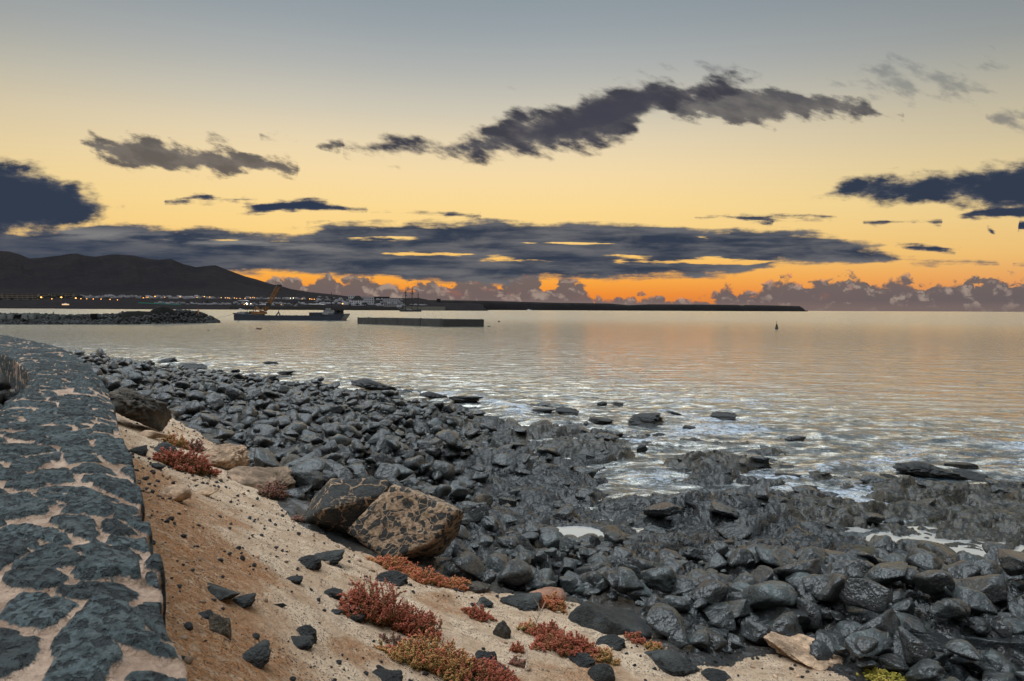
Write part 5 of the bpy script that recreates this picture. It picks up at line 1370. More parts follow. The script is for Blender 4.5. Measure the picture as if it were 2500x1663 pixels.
# street lamps of the town, still lit
lampm = simple('lit_lamp', (0.9,0.5,0.2), 0.5, 0, emit=(1.0,0.42,0.08), estr=4.5); lampw = simple('lit_white_lamp', (0.9,0.9,0.8), 0.5, 0, emit=(1.0,0.85,0.6), estr=4.5)
q = MB(); q.tube([(0,0,0),(0,0,7),(0,-0.8,7.6),(0,-1.8,7.6)], 0.18, 5); postm = q.mesh('post', tr)
q = MB(); q.lathe((0,-2,0), [(0.3,6.4),(1.25,6.9),(1.5,7.6),(1.1,8.3),(0.2,8.6)], 10); headm = [q.mesh('lamp_head', lampm), q.mesh('lamp_head', lampw)]
LAMPS = [(77,726,1,1.3),(103,732,0,1.9),(128,732,0,1.1),(152,732,0,1.9),(187,732.5,0,1.6),(199,731,0,1.0),(213,731,0,.9),(229,731.7,0,1.),(248,732,0,1.),(270,733,0,1.),(288,733.5,0,.9),(351,729,0,1.1),(355,727.5,0,.9),(360,727,0,1.),(363,726.5,0,.9),(380,727,0,1.5),(403,727,0,1.),(441,726.7,0,1.2),(482,727.7,0,1.),(500,726.5,0,1.3),(513,726.6,0,1.1),(541,728,0,1.),(551,728.2,0,.9),(557,728.6,0,1.),(561,729,0,.9),(573,729,0,1.),(578,729.5,0,.9),(587,729.5,0,.9),(599,729.5,0,.9),(612,728.5,0,1.),(618,727,0,.9),(622,728,0,.9),(664,728,0,1.1),(671,728,0,1.),(710,729.8,1,1.1),(717,730,1,1.2),(738,731,0,.9),(757,732,0,1.2),(762,732,0,1.),(768,732,0,1.),(837,747,0,1.3),(613,745,1,1.),(597,745.5,0,.8),(687,745,0,.7)]
for i, (px, py, wh, s) in enumerate(LAMPS):
    p = pz(px, py+3.0 if py < 740 else py+2); o = thing('street_lamp', 'tiny warm street lamp glowing among the far houses' if not wh else 'tiny whitish lamp glowing among the far houses', 'street lamp', tuple(p), 'orange street lamps of the town' if not wh else 'white lamps of the town')
    s *= 1.25; o.scale = (s, s, s*0.9); link('post', postm, o); link('lamp_head', headm[wh], o)
q = MB(); p = pz(160, 745); q.box(-11,11,-4,4,0,4.5); o = link('kiosk', q.mesh('kiosk', [simple('lit_wall', (0.6,0.45,0.3), 0.8, 0.1, emit=(1.0,0.62,0.32), estr=0.8)]), loc=tuple(p)); tag(o, 'small brightly lit beach bar below the hotels', 'kiosk')
q = MB(); q._add([(-5,-4,0),(5,-4,0),(5,4,0),(-5,4,0),(0,0,4.0)], [(3,2,1,0),(0,1,4),(1,2,4),(2,3,4),(3,0,4)]); r_ = link('roof', q.mesh('roof', white), o, (0,0,4.5))

# ------------------------------------------------------------------ breakwater
bwY = lambda px: np.interp(px, [-400, 0, 200, 300, 536], [190, 199, 203, 206, 232])
BT = [(-400,769,0),(0,770,0),(90,770,0),(150,773,0),(240,772,0),(290,769,0),(307,760.5,1),(330,760,1),(366,760,1),(374,755,1),(382,749.5,1),(395,747.5,1),(408,748,1),(416,752,1),(426,758.5,1),(450,760.5,0),(489,764.5,0),(505,772,0),(520,779,0),(536,787,0)]
cp3 = np.arange(-400, 537, 2.0); tops = np.interp(cp3, [b_[0] for b_ in BT], [b_[1] for b_ in BT])
prof = [(-4.0,-0.35),(-3.2,0.05),(-1.2,0.55),(0.0,0.92),(1.0,1.0),(4.0,1.0),(6.5,0.6),(9.5,0.0),(11,-0.3)]
bv = []
for dy, fr in prof:
    row_ = []
    for a, yt in zip(cp3, tops):
        Yc = bwY(a)+4.0; z1 = CAM_H+k_at(a, yt)*(Yc+0.5); z = z1*fr if fr > 0 else fr*3
        z += 0.25*float(fbm(np.array([a*0.08]), np.array([dy]), 701, 3)[0])*(fr > 0)
        row_.append((u_at(a)*(Yc+dy*0.9), Yc+dy*0.9, z))
    bv.append(row_)
bv = np.array(bv).reshape(-1, 3)
brk = simple('breakwater_earth', (0.0042,0.0040,0.0032), 0.95, 0.5, 1.2); brk.node_tree.nodes['Principled BSDF'].inputs['Specular IOR Level'].default_value = 0.2
bo = bv.mean(0); bwo = thing('breakwater', 'long low breakwater of dark rubble with a flat topped earth mound at its end', 'breakwater', tuple(bo))
link('core', np_mesh('core', bv-bo, grid_quads(len(prof), len(cp3))[:, ::-1], mats=[brk]), bwo)
rng = np.random.RandomState(8); protos = [rock_verts(950+i, 1, 'angular') for i in range(8)]; VV, FF, CC, off = [], [], [], 0
for i in range(3600):
    a = rng.uniform(-400, 533); dy = rng.uniform(-3.9, 4.5) if rng.uniform() < 0.8 else rng.uniform(-3.9,-1.5)
    Yc = bwY(a)+4.0; yt = np.interp(a, cp3, tops); z1 = CAM_H+k_at(a, yt)*(Yc+0.5); fr = np.interp(dy, [p_[0] for p_ in prof], [p_[1] for p_ in prof])
    if fr > 0.55 and 300 < a < 430: continue
    s = rng.uniform(0.22, 0.62); v, f = protos[i % 8]; R_ = np.array(Matrix.Rotation(rng.uniform(0,6.28), 3, Vector(rng.normal(size=3))))
    p = (v*s*np.array([1.3,1,0.9])) @ R_.T + np.array([u_at(a)*(Yc+dy*0.9), Yc+dy*0.9, z1*max(fr,-0.02)+0.05]) - bo
    VV.append(p); FF.append(f+off); off += len(v); CC.append(np.full(len(v), rng.uniform()))
ms = mass_mat('breakwater_rock', (0.0008,0.0013,0.0015), (0.0045,0.006,0.006), (0.7, 0.9))
tag(link('armour_rock', np_mesh('armour_rock', np.vstack(VV), tris=np.vstack(FF), smooth=False, attrs={'tone': np.concatenate(CC)}, mats=[ms]), bwo), kind='stuff')
cb = simple('concrete_block', (0.13,0.14,0.14), 0.9, 0.3, 1.0)
for a0, a1, lb in [(-8,1,'grey concrete cube cut by the left edge on the breakwater'),(2,15,'grey concrete cube at the left end of the breakwater, with a stick marker behind'),(22,35,'second grey concrete cube on the breakwater'),(38,49,'mossy dark concrete cube between two grey ones'),(57,71,'palest grey concrete cube on the breakwater'),(73,86,'last grey concrete cube in the row on the breakwater'),(223,234,'lone dark concrete cube halfway along the breakwater crest')]:
    Y = bwY(a0)+3.2; x0, x1 = u_at(a0)*Y, u_at(a1)*Y; yt = 769.2 if a0 < 200 else 767; z1 = CAM_H+k_at(a0, yt-1.2)*Y; w = x1-x0
    q = MB(); q.box(-w/2, w/2, -w/2, w/2, -w*0.95, 0, 0, 0.03); o = q.build('concrete_block', cb if 'mossy' not in lb and 'dark' not in lb else brk)
    o.location = ((x0+x1)/2, Y, z1); o.rotation_euler = (0, 0, hr.uniform(-0.1,0.1)); tag(o, lb, 'concrete block', 'concrete cubes on the breakwater')
def upright(px, ytop, ybot, Y, r, mat, name, lab, cat, ball=0.0):
    p = at_y(px, ybot, Y); z1 = at_y(px, ytop, Y)[2]; q = MB(); q.lathe((0,0,0), [(r,0),(r,(z1-p[2])*0.7),(r*0.4,(z1-p[2])*0.72),(r*0.4,z1-p[2])], 8)
    o = thing(name, lab, cat, tuple(p)); q.build('post', mat, o)
    if ball:
        q = MB(); q.lathe((0,0,z1-p[2]), [(0.05,-ball),(ball*0.8,-ball*0.6),(ball,0),(ball*0.8,ball*0.6),(0.05,ball)], 10); q.build('top_mark', mat, o)
blk = simple('black_paint', (0.010,0.010,0.010), 0.6); org_p = simple('orange_paint', (0.30,0.10,0.02), 0.7, 0.3)
upright(12.7, 766, 770, 203, 0.10, blk, 'marker', 'small black marker with a round head behind the first concrete cube', 'marker', 0.26)
upright(484, 752.5, 767, 226, 0.22, org_p, 'beacon_pole', 'thin rusty orange pole standing on the breakwater tip', 'pole')

# ------------------------------------------------------------------ barge and crane
ywd = 292.0
def S(px, py, Y=ywd): p = at_y(px, py, Y); return p[0], p[2]
blue = simple('blue_hull', (0.002,0.009,0.024), 0.5, 0.35, 0.5); dkb = simple('dark_gear', (0.003,0.0033,0.004), 0.7, 0.4); wht = simple('ship_white', (0.2,0.205,0.22), 0.6, 0.25, 1.0); yel = simple('crane_yellow', (0.15,0.060,0.009), 0.6, 0.35, 1.0)
x0, _ = S(582.3, 782); org = (S(715, 782)[0], ywd, 0.0)
barge = thing('barge', 'long dark blue work barge with white bridge at its right end carrying a crane', 'barge', org)
Yf, Yb = ywd-5.0, ywd+5.0
def PX(lst): return [S(a, b) for a, b in lst]
hull = MB()
outl = PX([(583,786),(838,786),(839,781.5),(848,768),(848,765.8),(836,766.5),(807,767.5),(806,770.3),(700,770.3),(640,769.8),(622,768.2),(600,767),(584,765),(582,770)])
hull.extr_y(outl, Yf, Yb); hull.build('hull', blue, barge, org)
q = MB()
for a, w, h in [(649,4,1.4),(657,3,1),(665,4,1.6),(673,2,1),(697,4,1.8),(706,4,1.6),(714,3,1.8),(723,3,1.2),(731,5,1.5),(742,3,1),(752,4,1.1)]:
    xa, za = S(a-w/2, 770.3-h); xb, zb = S(a+w/2, 771); q.lathe(((xa+xb)/2, Yf+1.2, zb), [((xb-xa)/2,0),((xb-xa)/2*0.8,(za-zb)*0.7),((xb-xa)*0.2,za-zb)], 8)
q.build('deck_gear', dkb, barge, org)
q = MB(); xa, za = S(587,762); xb, zb = S(606,767.5); q.box(xa,xb,Yf+1,Yb-2,zb,za); xa, za = S(592,760.8); xb, zb = S(600,763); q.box(xa,xb,Yf+2,Yb-4,zb,za); q.build('winch_house', wht, barge, org)
q = MB(); xa, za = S(762,762.8); xb, zb = S(792,770.5); q.box(xa,xb,Yf+0.6,Yb-0.6,zb,za); q.build('cargo_house', blue, barge, org)
q = MB(); xa, za = S(792,761.5); xb, zb = S(819,768); q.box(xa,xb,Yf+1.2,Yb-1.2,zb,za); xa, za = S(794,757.2); xb, zb = S(811,761.6); q.box(xa,xb,Yf+2,Yb-2,zb,za)
xa, za = S(798,752.5); xb, zb = S(808,757); q.box(xa,xb,Yf+3,Yb-3,zb,za); br = q.build('bridge', wht, barge, org)
q = MB()
for a in (796,800,804,808):
    xa, za = S(a,758); xb, zb = S(a+2.2,760); q.box(xa,xb,Yf+1.93,Yf+2.05,zb,za)
for a in (800,803.5):
    xa, za = S(a,753.5); xb, zb = S(a+2.0,755.5); q.box(xa,xb,Yf+2.93,Yf+3.05,zb,za)
q.build('window', dkw, br, (0,0,0)).location = (-org[0],-org[1],-org[2])
for a in (822, 832.5):
    q = MB(); xa, za = S(a,757); _, zb = S(a,768.5); q.lathe((xa, ywd, zb), [(1.1,0),(1.1,(za-zb)*0.9),(1.35,(za-zb)*0.9),(1.35,za-zb)], 10); q.build('funnel', dkb, barge, org)
q = MB(); xa, zt = S(809.3,713.5); _, zb = S(809.3,752.5)
q.tube([(xa,ywd,zb-1),(xa,ywd,zt)], 0.22, 6, 0, 0.10); 
for yy, w in ((722,2.2),(733,3.5),(742,2.6)):
    xl, zz = S(809.3-w,yy); xr, _ = S(809.3+w,yy); q.tube([(xl,ywd,zz),(xr,ywd,zz)], 0.12, 5)
xl, zl = S(800,757); xr, zr = S(818,757); q.tube([(xa,ywd,zt+(zb-zt)*0.25),(xl,ywd,zl)], 0.05, 4); q.tube([(xa,ywd,zt+(zb-zt)*0.25),(xr,ywd,zr)], 0.05, 4)
q.build('mast', dkb, barge, org)
q = MB(); xa, za = S(608,742.5); _, zb = S(608,767); q.tube([(xa,ywd-2,zb),(xa,ywd-2,za)], 0.1, 5); lp = q.build('lamp_post', dkb, barge, org)
q = MB(); xa, za = S(605.4,740.5); xb, zb = S(608.6,743.5); q.tube([(xa,ywd-2,za),(xb,ywd-2,zb)], 0.28, 6); q.build('lamp_head', lampw, lp, (0,0,0)).location = (-org[0],-org[1],-org[2])
q = MB(); xa, zt = S(686.3,756); xl, zb = S(681.5,770.5); xr, _ = S(691,770.5); xm, zm = S(686.3,762)
for p_ in ((xl,Yf+1),(xr,Yf+1),(xm,Yf+4)): q.tube([(p_[0],p_[1],zb),(xm,Yf+2,zm)], 0.25, 6)
q.tube([(xm,Yf+2,zm),(xa,Yf+2,zt)], 0.18, 6, 0, 0.06); q.build('tripod', blue, barge, org)
q = MB(); xl, zl = S(571,766); xr, zr = S(584,767.5); q.tube([(xl,ywd,zl),(xr,ywd,zr)], 0.22, 6); xa, za = S(571,764.2); xb, zb = S(576,767.2); q.box(xa,xb,ywd-1.2,ywd+1.2,zb,za); q.build('stern_gantry', dkb, barge, org)
# railing and deck figures in silhouette at the bow
q = MB()
for a in np.arange(809, 848, 3.0):
    xa, za = S(a,764.2); _, zb = S(a,767); q.tube([(xa,Yf+0.3,zb),(xa,Yf+0.3,za)], 0.06, 4)
xl, zl = S(809,764.2); xr, zr = S(847,764.2); q.tube([(xl,Yf+0.3,zl),(xr,Yf+0.3,zr)], 0.05, 4); q.build('railing', dkb, barge, org)
# crane
corg = (S(634, 767)[0], ywd, S(634, 768)[1]); crane = thing('crane', 'yellow lattice boom crane standing on the barge deck', 'crane', corg)
q = MB(); xa, za = S(618,760.8); xb, zb = S(648,766.8); q.box(xa,xb,ywd-2.4,ywd+2.4,zb,za,0,0.15); xa, za = S(639,758.5); xb, zb = S(647,761); q.box(xa,xb,ywd-2.4,ywd-0.4,zb,za); bd = q.build('body', yel, crane, corg)
q = MB(); xa, za = S(610.5,760); xb, zb = S(618,767); q.box(xa,xb,ywd-2.2,ywd+2.2,zb,za,0,0.3); q.build('counterweight', dkb, crane, corg)
q = MB()
for yy in (-1.9, 1.9):
    xa, za = S(619,767.0); xb, zb = S(643,770.0); q.box(xa,xb,ywd+yy-0.5,ywd+yy+0.5,zb,za,0,0.2)
q.build('tracks', dkb, crane, corg)
B0 = np.array([S(647.5,759.5)[0], ywd, S(647.5,759.5)[1]]); B1 = np.array([S(681,697.5)[0], ywd, S(681,697.5)[1]])
dv = (B1-B0)/np.linalg.norm(B1-B0); pn = np.array([-dv[2],0,dv[0]]); Lb = np.linalg.norm(B1-B0)
q = MB(); wid = lambda s: 0.62*min(1, s/(0.12*Lb)+0.25, (Lb-s)/(0.12*Lb)+0.35)
N = 22
def bp(s, i, j): return tuple(B0+dv*s+pn*wid(s)*i+np.array([0,1,0])*wid(s)*j)
for i, j in ((1,1),(1,-1),(-1,1),(-1,-1)): q.tube([bp(Lb*k/N, i, j) for k in range(N+1)], 0.17, 4)
for k in range(N):
    s0, s1 = Lb*k/N, Lb*(k+1)/N; sg = 1 if k % 2 else -1
    for j in (1,-1): q.tube([bp(s0, sg, j), bp(s1, -sg, j)], 0.10, 3); q.tube([bp(s0, j, sg), bp(s1, j, -sg)], 0.10, 3)
q.build('boom', yel, crane, corg)
q = MB(); xa, za = S(677,694.8); xb, zb = S(683,700.5); q.box(xa,xb,ywd-0.8,ywd+0.8,zb,za,0,0.2); xa, za = S(682.5,694.6); xb, zb = S(686.5,699); q.lathe(((xa+xb)/2, ywd, zb), [(0.25,0),(0.7,0.2),(0.7,0.6),(0.25,0.8)], 8); q.build('boom_head', dkb, crane, corg)
q = MB(); g0 = S(640,762); g1 = S(625.5,749.5); g2 = S(620,761)
for yy in (-1.2, 1.2): q.tube([(g0[0],ywd+yy,g0[1]),(g1[0],ywd+yy*0.6,g1[1]),(g2[0],ywd+yy,g2[1])], 0.16, 5)
q.tube([(g1[0],ywd-0.8,g1[1]),(g1[0],ywd+0.8,g1[1])], 0.16, 5); g3 = S(634,760.5); g4 = S(643,751); q.tube([(g3[0],ywd,g3[1]),(g4[0],ywd,g4[1])], 0.14, 5); g5 = S(645,760); q.tube([(g4[0],ywd,g4[1]),(g5[0],ywd,g5[1])], 0.12, 5); q.build('gantry', yel, crane, corg)
q = MB(); mid1 = S(659,714.5)
for yy in (-0.5, 0.5): q.tube([(g1[0],ywd+yy,g1[1]),(mid1[0],ywd+yy,mid1[1]),(S(679,697)[0],ywd+yy,S(679,697)[1])], 0.06, 4)
q.box(mid1[0]-0.35, mid1[0]+0.35, ywd-0.6, ywd+0.6, mid1[1]-0.25, mid1[1]+0.25)
a_, b2 = S(684.5,699), S(684.5,712); q.tube([(a_[0],ywd,a_[1]),(b2[0],ywd,b2[1])], 0.05, 4)
q.build('cable', dkb, crane, corg)
q = MB(); xa, za = S(655,745); q.box(xa-0.9, xa+1.1, ywd-0.9, ywd+0.9, za-0.5, za+0.9, 0, 0.2); q.build('load_block', dkb, crane, corg)
def line(name, pts, r, lab):
    q = MB(); q.tube(pts, r, 4); o = q.build(name, dkb, None, pts[0]); o.location = pts[0]; tag(o, lab, 'rope')
t0 = S(573,766.3); line('mooring_rope', [(t0[0],ywd,t0[1]), (S(548,770,270)[0],262,1.0), (S(520,773,236)[0],236,1.6)], 0.05, 'thin mooring rope from the barge stern to the breakwater')
t0 = S(848,769); line('mooring_rope', [(t0[0],ywd,t0[1]), (S(855,776)[0],ywd,0.9), (S(862,781)[0],ywd-4,0.0)], 0.05, 'thin anchor rope from the barge bow into the water')

# ------------------------------------------------------------------ concrete pier
pA, pB, pC = at_z(874, 790.3, 0), at_z(1079.5, 797.3, 0), at_z(1181.5, 797.3, 0)
pD = pA+(pC-pB); ptop = 2.12
pier_m = rock_material('pier_concrete', (0.003,0.0035,0.003), (0.013,0.0135,0.012), (0.6,0.9), stain=(0.016,0.018,0.010), bscale=0.5, bstr=0.5)
pier = thing('pier', 'long dark concrete caisson pier lying alone in the bay right of the barge', 'pier', tuple((pA+pC)/2)); po = (pA+pC)/2
e = (pB-pA); 
def lp_(f): return pA+e*f
q = MB(); q.prism([tuple(lp_(0)[:2]), tuple(lp_(0.765)[:2]), tuple((lp_(0.765)+(pC-pB))[:2]), tuple(pD[:2])], -1.5, ptop-0.06); q.build('caisson', pier_m, pier, po)
q = MB(); q.prism([tuple(lp_(0.772)[:2]), tuple(pB[:2]), tuple(pC[:2]), tuple((lp_(0.772)+(pC-pB))[:2])], -1.5, ptop-0.03); q.build('caisson', pier_m, pier, po)
n_ = np.array([e[1], -e[0], 0])/np.hypot(e[0], e[1])
for f in (0.0, 0.24, 0.5, 0.765, 0.985):
    q = MB(); c_ = lp_(f)+n_*0.06; d_ = e/np.linalg.norm(e)*0.22; q.prism([tuple((c_-d_)[:2]), tuple((c_+d_)[:2]), tuple((c_+d_-n_*0.3)[:2]), tuple((c_-d_-n_*0.3)[:2])], -1, ptop+0.03)
    q.build('fender', dkb, pier, po)
q = MB()
for f, s in [(0.08,.12),(0.13,.22),(0.16,.14),(0.30,.16),(0.335,.2),(0.46,.14),(0.55,.10),(0.765,.22),(0.98,.18)]:
    c_ = lp_(f)-n_*0.4; q.lathe((c_[0], c_[1], ptop-0.05), [(s*1.2,0),(s*0.7,s*0.8),(s*1.1,s*1.2),(0.02,s*1.6)], 7)
for f in (0.35, 0.93):
    c_ = pB+(pC-pB)*f; q.lathe((c_[0], c_[1]+0.6, ptop-0.05), [(0.12,0),(0.1,0.25),(0.02,0.3)], 6)
q.build('bollard', dkb, pier, po)

# ------------------------------------------------------------------ three masted ship
sY = 1280.0; so = (S(1002,760.8,sY)[0], sY, 0.0)
ship = thing('tall_ship', 'dark three masted sailing ship with bare masts anchored off the quay', 'ship', so)
T = lambda a, b_: S(a, b_, sY)
q = MB(); q.extr_y([T(*p_) for p_ in [(977.5,761.5),(1027.5,761.5),(1030.3,754.5),(1022,755.8),(1004,757),(985,756),(973.2,752.9),(971,752.2),(975,756.5)]], sY-5, sY+5); q.build('hull', simple('ship_hull', (0.010,0.011,0.018), 0.5, 0.3), ship, so)
q = MB(); a_ = T(1003.2,755.6); b2 = T(1006.5,757.6); q.box(a_[0],b2[0],sY-5.3,sY-4.0,b2[1],a_[1]); a_ = T(994,754.5); b2 = T(1002,757); q.box(a_[0],b2[0],sY-3,sY+3,b2[1],a_[1]); q.build('deckhouse', wht, ship, so)
for a, yt, yards in [(990.6,706.5,((714,2.2),(722,2.8),(731,3.2))), (1006.6,701.5,((717.5,2.6),(712,1.4))), (1020.8,714,((728,1.0),))]:
    q = MB(); p0, p1 = T(a-0.8,757), T(a,yt); q.tube([(p0[0],sY,p0[1]),(p1[0],sY,p1[1])], 0.85, 6, 0, 0.45)
    mst = q.build('mast', dkb, ship, so)
    q = MB()
    for yy, w in yards:
        c0, c1 = T(a-w,yy+0.5), T(a+w*0.8,yy-0.5); q.tube([(c0[0],sY-1,c0[1]),(c1[0],sY+1,c1[1])], 0.6, 5); c2 = T(a+0.6, yy-1.6); q.box(c2[0]-0.7,c2[0]+0.7,sY-0.6,sY+0.6,c2[1]-1.2,c2[1])
    q.build('yard', dkb, mst, (0,0,0)).location = (-so[0],-so[1],-so[2])
q = MB()
for a, b_ in [((990.6,708),(972,753)),((990.6,712),(1001,755)),((1006.6,704),(991,752)),((1006.6,704),(1017,755)),((1020.8,716),(1030,754.5)),((1020.8,716),(1008,740)),((990.6,710),(985,756)),((1006.6,708),(1001,756))]:
    c0, c1 = T(*a), T(*b_); q.tube([(c0[0],sY,c0[1]),(c1[0],sY,c1[1])], 0.2, 3)
q.build('rigging', dkb, ship, so)
# small white motor boats far off
for px, py, Y, s, lb in [(588,752.6,2000,1.0,'small white motor boat moored far behind the barge stern'),(1292,754.6,3600,1.6,'tiny white boat close under the far headland')]:
    p = at_y(px, py, Y); q = MB(); q.extr_y([(-9*s,0.3),(8*s,0.3),(10*s,2.2*s),(-9*s,2.0*s)], -2, 2); o = thing('motor_boat', lb, 'boat', (p[0], Y, 0)); q.build('hull', white, o)
    q = MB(); q.box(-5*s,2*s,-1.5,1.5,2.0*s,4.2*s,0,0.6); q.build('cabin', white, o)

# ------------------------------------------------------------------ buoys and floats
def buoy(px, ybot, ytop, lab, mark=True):
    p = at_z(px, ybot, 0); Hb = at_y(px, ytop, p[1])[2]; o = thing('buoy', lab, 'buoy', tuple(p)); r = Hb*0.20
    q = MB(); q.lathe((0,0,0), [(r*0.9,-0.4),(r,0),(r,Hb*0.14),(r*0.75,Hb*0.20)], 14); q.build('float', blk, o, smooth=False)
    q = MB(); 
    for i in range(4):
        an = math.pi/4+i*math.pi/2; q.tube([(r*0.7*math.cos(an), r*0.7*math.sin(an), Hb*0.18),(r*0.3*math.cos(an), r*0.3*math.sin(an), Hb*0.58)], Hb*0.022, 5)
    q.lathe((0,0,0), [(r*0.55,Hb*0.2),(r*0.5,Hb*0.42),(r*0.3,Hb*0.55)], 10); q.tube([(0,0,Hb*0.5),(0,0,Hb)], Hb*0.015, 5); q.build('frame', simple('buoy_green', (0.012,0.03,0.012), 0.6), o)
    if mark:
        for zz in (0.68, 0.86):
            q = MB(); q.lathe((0,0,Hb*zz), [(0.01,-Hb*0.05),(Hb*0.055,0),(0.01,Hb*0.06)], 10); q.build('top_mark', blk, o)
buoy(1896, 803.3, 782.5, 'tall dark navigation buoy standing alone in the open bay at the right')
buoy(130.6, 765.5, 758, 'small dark navigation buoy beyond the breakwater at the far left', False)
def flt(px, py, w, h, mat, lab):
    p = at_z(px, py, 0); d_ = np.linalg.norm(p-np.array([0,0,CAM_H])); L_ = w*d_/F; H_ = h*d_/F
    q = MB(); q.tube([(-L_/2,0,H_*0.35),(-L_/2+H_*0.15,0,H_*0.35),(L_/2-H_*0.15,0,H_*0.35),(L_/2,0,H_*0.35)], H_*0.6, 10); o = q.build('float', mat); o.location = tuple(p); o.rotation_euler = (0,0,0.2); tag(o, lab, 'float')
flt(632, 804.3, 12, 3.4, simple('rusty_float', (0.09,0.035,0.012), 0.8, 0.4, 3.0), 'brown rusty barrel float in the bay below the barge')
flt(508.5, 807.6, 3.5, 1.6, blk, 'tiny dark float left of the rusty barrel float')
flt(581.5, 786, 2.2, 1.4, blk, 'tiny black float under the stern of the barge')
flt(806, 785.6, 2.2, 1.3, blk, 'tiny black float under the bow of the barge')
flt(1218, 786.3, 4.5, 3.0, blk, 'small black cone shaped float right of the pier')
flt(1193.5, 797.6, 7, 2.0, blk, 'low black float with a rope beside the right corner of the pier')

# ------------------------------------------------------------------ succulent bushes on the slope
def bush_mat(name, stops):
    m, t, b = material(name); h = attr(t, 'hue'); n = t.noise(worldco(t), 5.0, 3.0, 0.6)
    t.put(b.inputs['Base Color'], t.ramp(t.math('MULTIPLY_ADD', t.math('SUBTRACT', n, 0.5), 0.9, h), [(p, c+(1,)) for p, c in stops])); b.inputs['Roughness'].default_value = 0.55
    b.inputs['Subsurface Weight'].default_value = 0.0
    return m
BM = {'red': bush_mat('red_succulent', [(0.0,(0.05,0.045,0.012)),(0.35,(0.19,0.11,0.03)),(0.65,(0.33,0.090,0.040)),(1.0,(0.42,0.10,0.06))]),
      'orange': bush_mat('orange_succulent', [(0.0,(0.06,0.065,0.012)),(0.35,(0.25,0.16,0.045)),(0.65,(0.46,0.18,0.06)),(1.0,(0.48,0.11,0.065))]),
      'olive': bush_mat('olive_succulent', [(0.0,(0.05,0.055,0.012)),(0.4,(0.24,0.19,0.055)),(0.75,(0.46,0.24,0.075)),(1.0,(0.48,0.11,0.065))]),
      'drab': bush_mat('drab_succulent', [(0.0,(0.06,0.045,0.03)),(0.5,(0.16,0.10,0.06)),(1.0,(0.28,0.09,0.06))]),
      'grass': bush_mat('yellow_grass', [(0.0,(0.08,0.09,0.01)),(0.5,(0.28,0.26,0.03)),(1.0,(0.45,0.32,0.06))])}
twigm = simple('twig', (0.12,0.075,0.05), 0.9, 0.4, 8.0)
def bush(px, py, w, h, pal, lab, dens=1.0, seed=0):
    rng = np.random.RandomState(900+seed); p = hit(px, py); dist = np.linalg.norm(p-np.array([0,0,CAM_H])); Wd = w*dist/F; Dp = Wd*0.62
    th = math.atan2(CAM_H-p[2], math.hypot(p[0], p[1])); Hh = max((h*dist/F-Dp*0.55*math.sin(th))/math.cos(th), 0.22*Wd, 0.07)
    dh = math.hypot(p[0], p[1]); cx, cy = p[0]+p[0]/dh*Dp*0.3, p[1]+p[1]/dh*Dp*0.3; az = -math.atan2(p[0], p[1])
    ntw = int(np.clip(105*dens*(w/60.0)**1.3, 50, 460)); lf, lt, lh, tv, tf = [], [], [], [], []
    z0 = ground_z(cx, cy)
    L = ground_z
    leafn = 0
    for i in range(ntw):
        a = rng.uniform(0, 6.283); rr_ = math.sqrt(rng.uniform())*(1+0.25*math.sin(3*a+seed)+0.15*math.sin(7*a+seed*2)); lx, ly = rr_*math.cos(a)*Wd/2, rr_*math.sin(a)*Dp/2
        wx__ = cx+lx*math.cos(az)-ly*math.sin(az); wy__ = cy+lx*math.sin(az)+ly*math.cos(az)
        base = np.array([wx__, wy__, L(wx__, wy__)-0.01]); hl_ = Hh*(0.35+0.75*max(0,1-rr_**1.6))*rng.uniform(0.5,1.45)
        dr = np.array([math.cos(a+az)*rr_*0.7, math.sin(a+az)*rr_*0.7, 0])+rng.normal(size=3)*0.38; dr[2] = abs(dr[2])*0.3+1.0; dr /= np.linalg.norm(dr)
        tip = base+dr*hl_; bend = rng.normal(size=3)*0.12*hl_; nseg = 4
        pts = [base+(tip-base)*k/nseg+bend*math.sin(math.pi*k/nseg) for k in range(nseg+1)]
        s = max(0.0022, 0.0011*dist/6); side = np.cross(dr, np.array([0.3,0.8,0.1])); side /= np.linalg.norm(side)
        for k in range(nseg):
            b0 = len(tv); tv += [pts[k]-side*s, pts[k]+side*s, pts[k+1]+side*s*0.8, pts[k+1]-side*s*0.8]; tf.append((b0,b0+1,b0+2,b0+3))
        hb = rng.normal()*0.10
        nl = int(20+8*dens)
        for k in range(nl):
            f = rng.uniform(0.15, 1.0); c_ = base+(tip-base)*f+bend*math.sin(math.pi*f)
            ld = rng.normal(size=3); ld = ld*0.6+dr*1.1; ld /= np.linalg.norm(ld); ll = rng.uniform(0.014, 0.030)*max(1.0, dist/7.0)*(0.8+0.4*Hh/0.3); lw = ll*0.24
            sx_ = np.cross(ld, rng.normal(size=3)); sx_ /= np.linalg.norm(sx_); sy_ = np.cross(ld, sx_); b0 = len(lf)
            e_ = c_+ld*ll; mdl = c_+ld*ll*0.55
            lf += [c_, mdl+sx_*lw, mdl-sx_*lw*0.6+sy_*lw*0.8, mdl-sx_*lw*0.6-sy_*lw*0.8, e_]
            lt += [(b0,b0+1,b0+2),(b0,b0+2,b0+3),(b0,b0+3,b0+1),(b0+4,b0+2,b0+1),(b0+4,b0+3,b0+2),(b0+4,b0+1,b0+3)]
            hv_ = np.clip(0.10+0.75*f+hb+rng.normal()*0.08, 0, 1); lh += [hv_]*5
    org_ = np.array([cx, cy, z0]); o = thing('bush', lab, 'bush', tuple(org_), 'succulent bushes on the slope')
    link('foliage', np_mesh('foliage', np.array(lf)-org_, tris=np.array(lt), smooth=True, attrs={'hue': lh}, mats=[BM[pal]]), o)
    link('twigs', np_mesh('twigs', np.array(tv)-org_, quads=np.array(tf), smooth=False, mats=[twigm]), o)
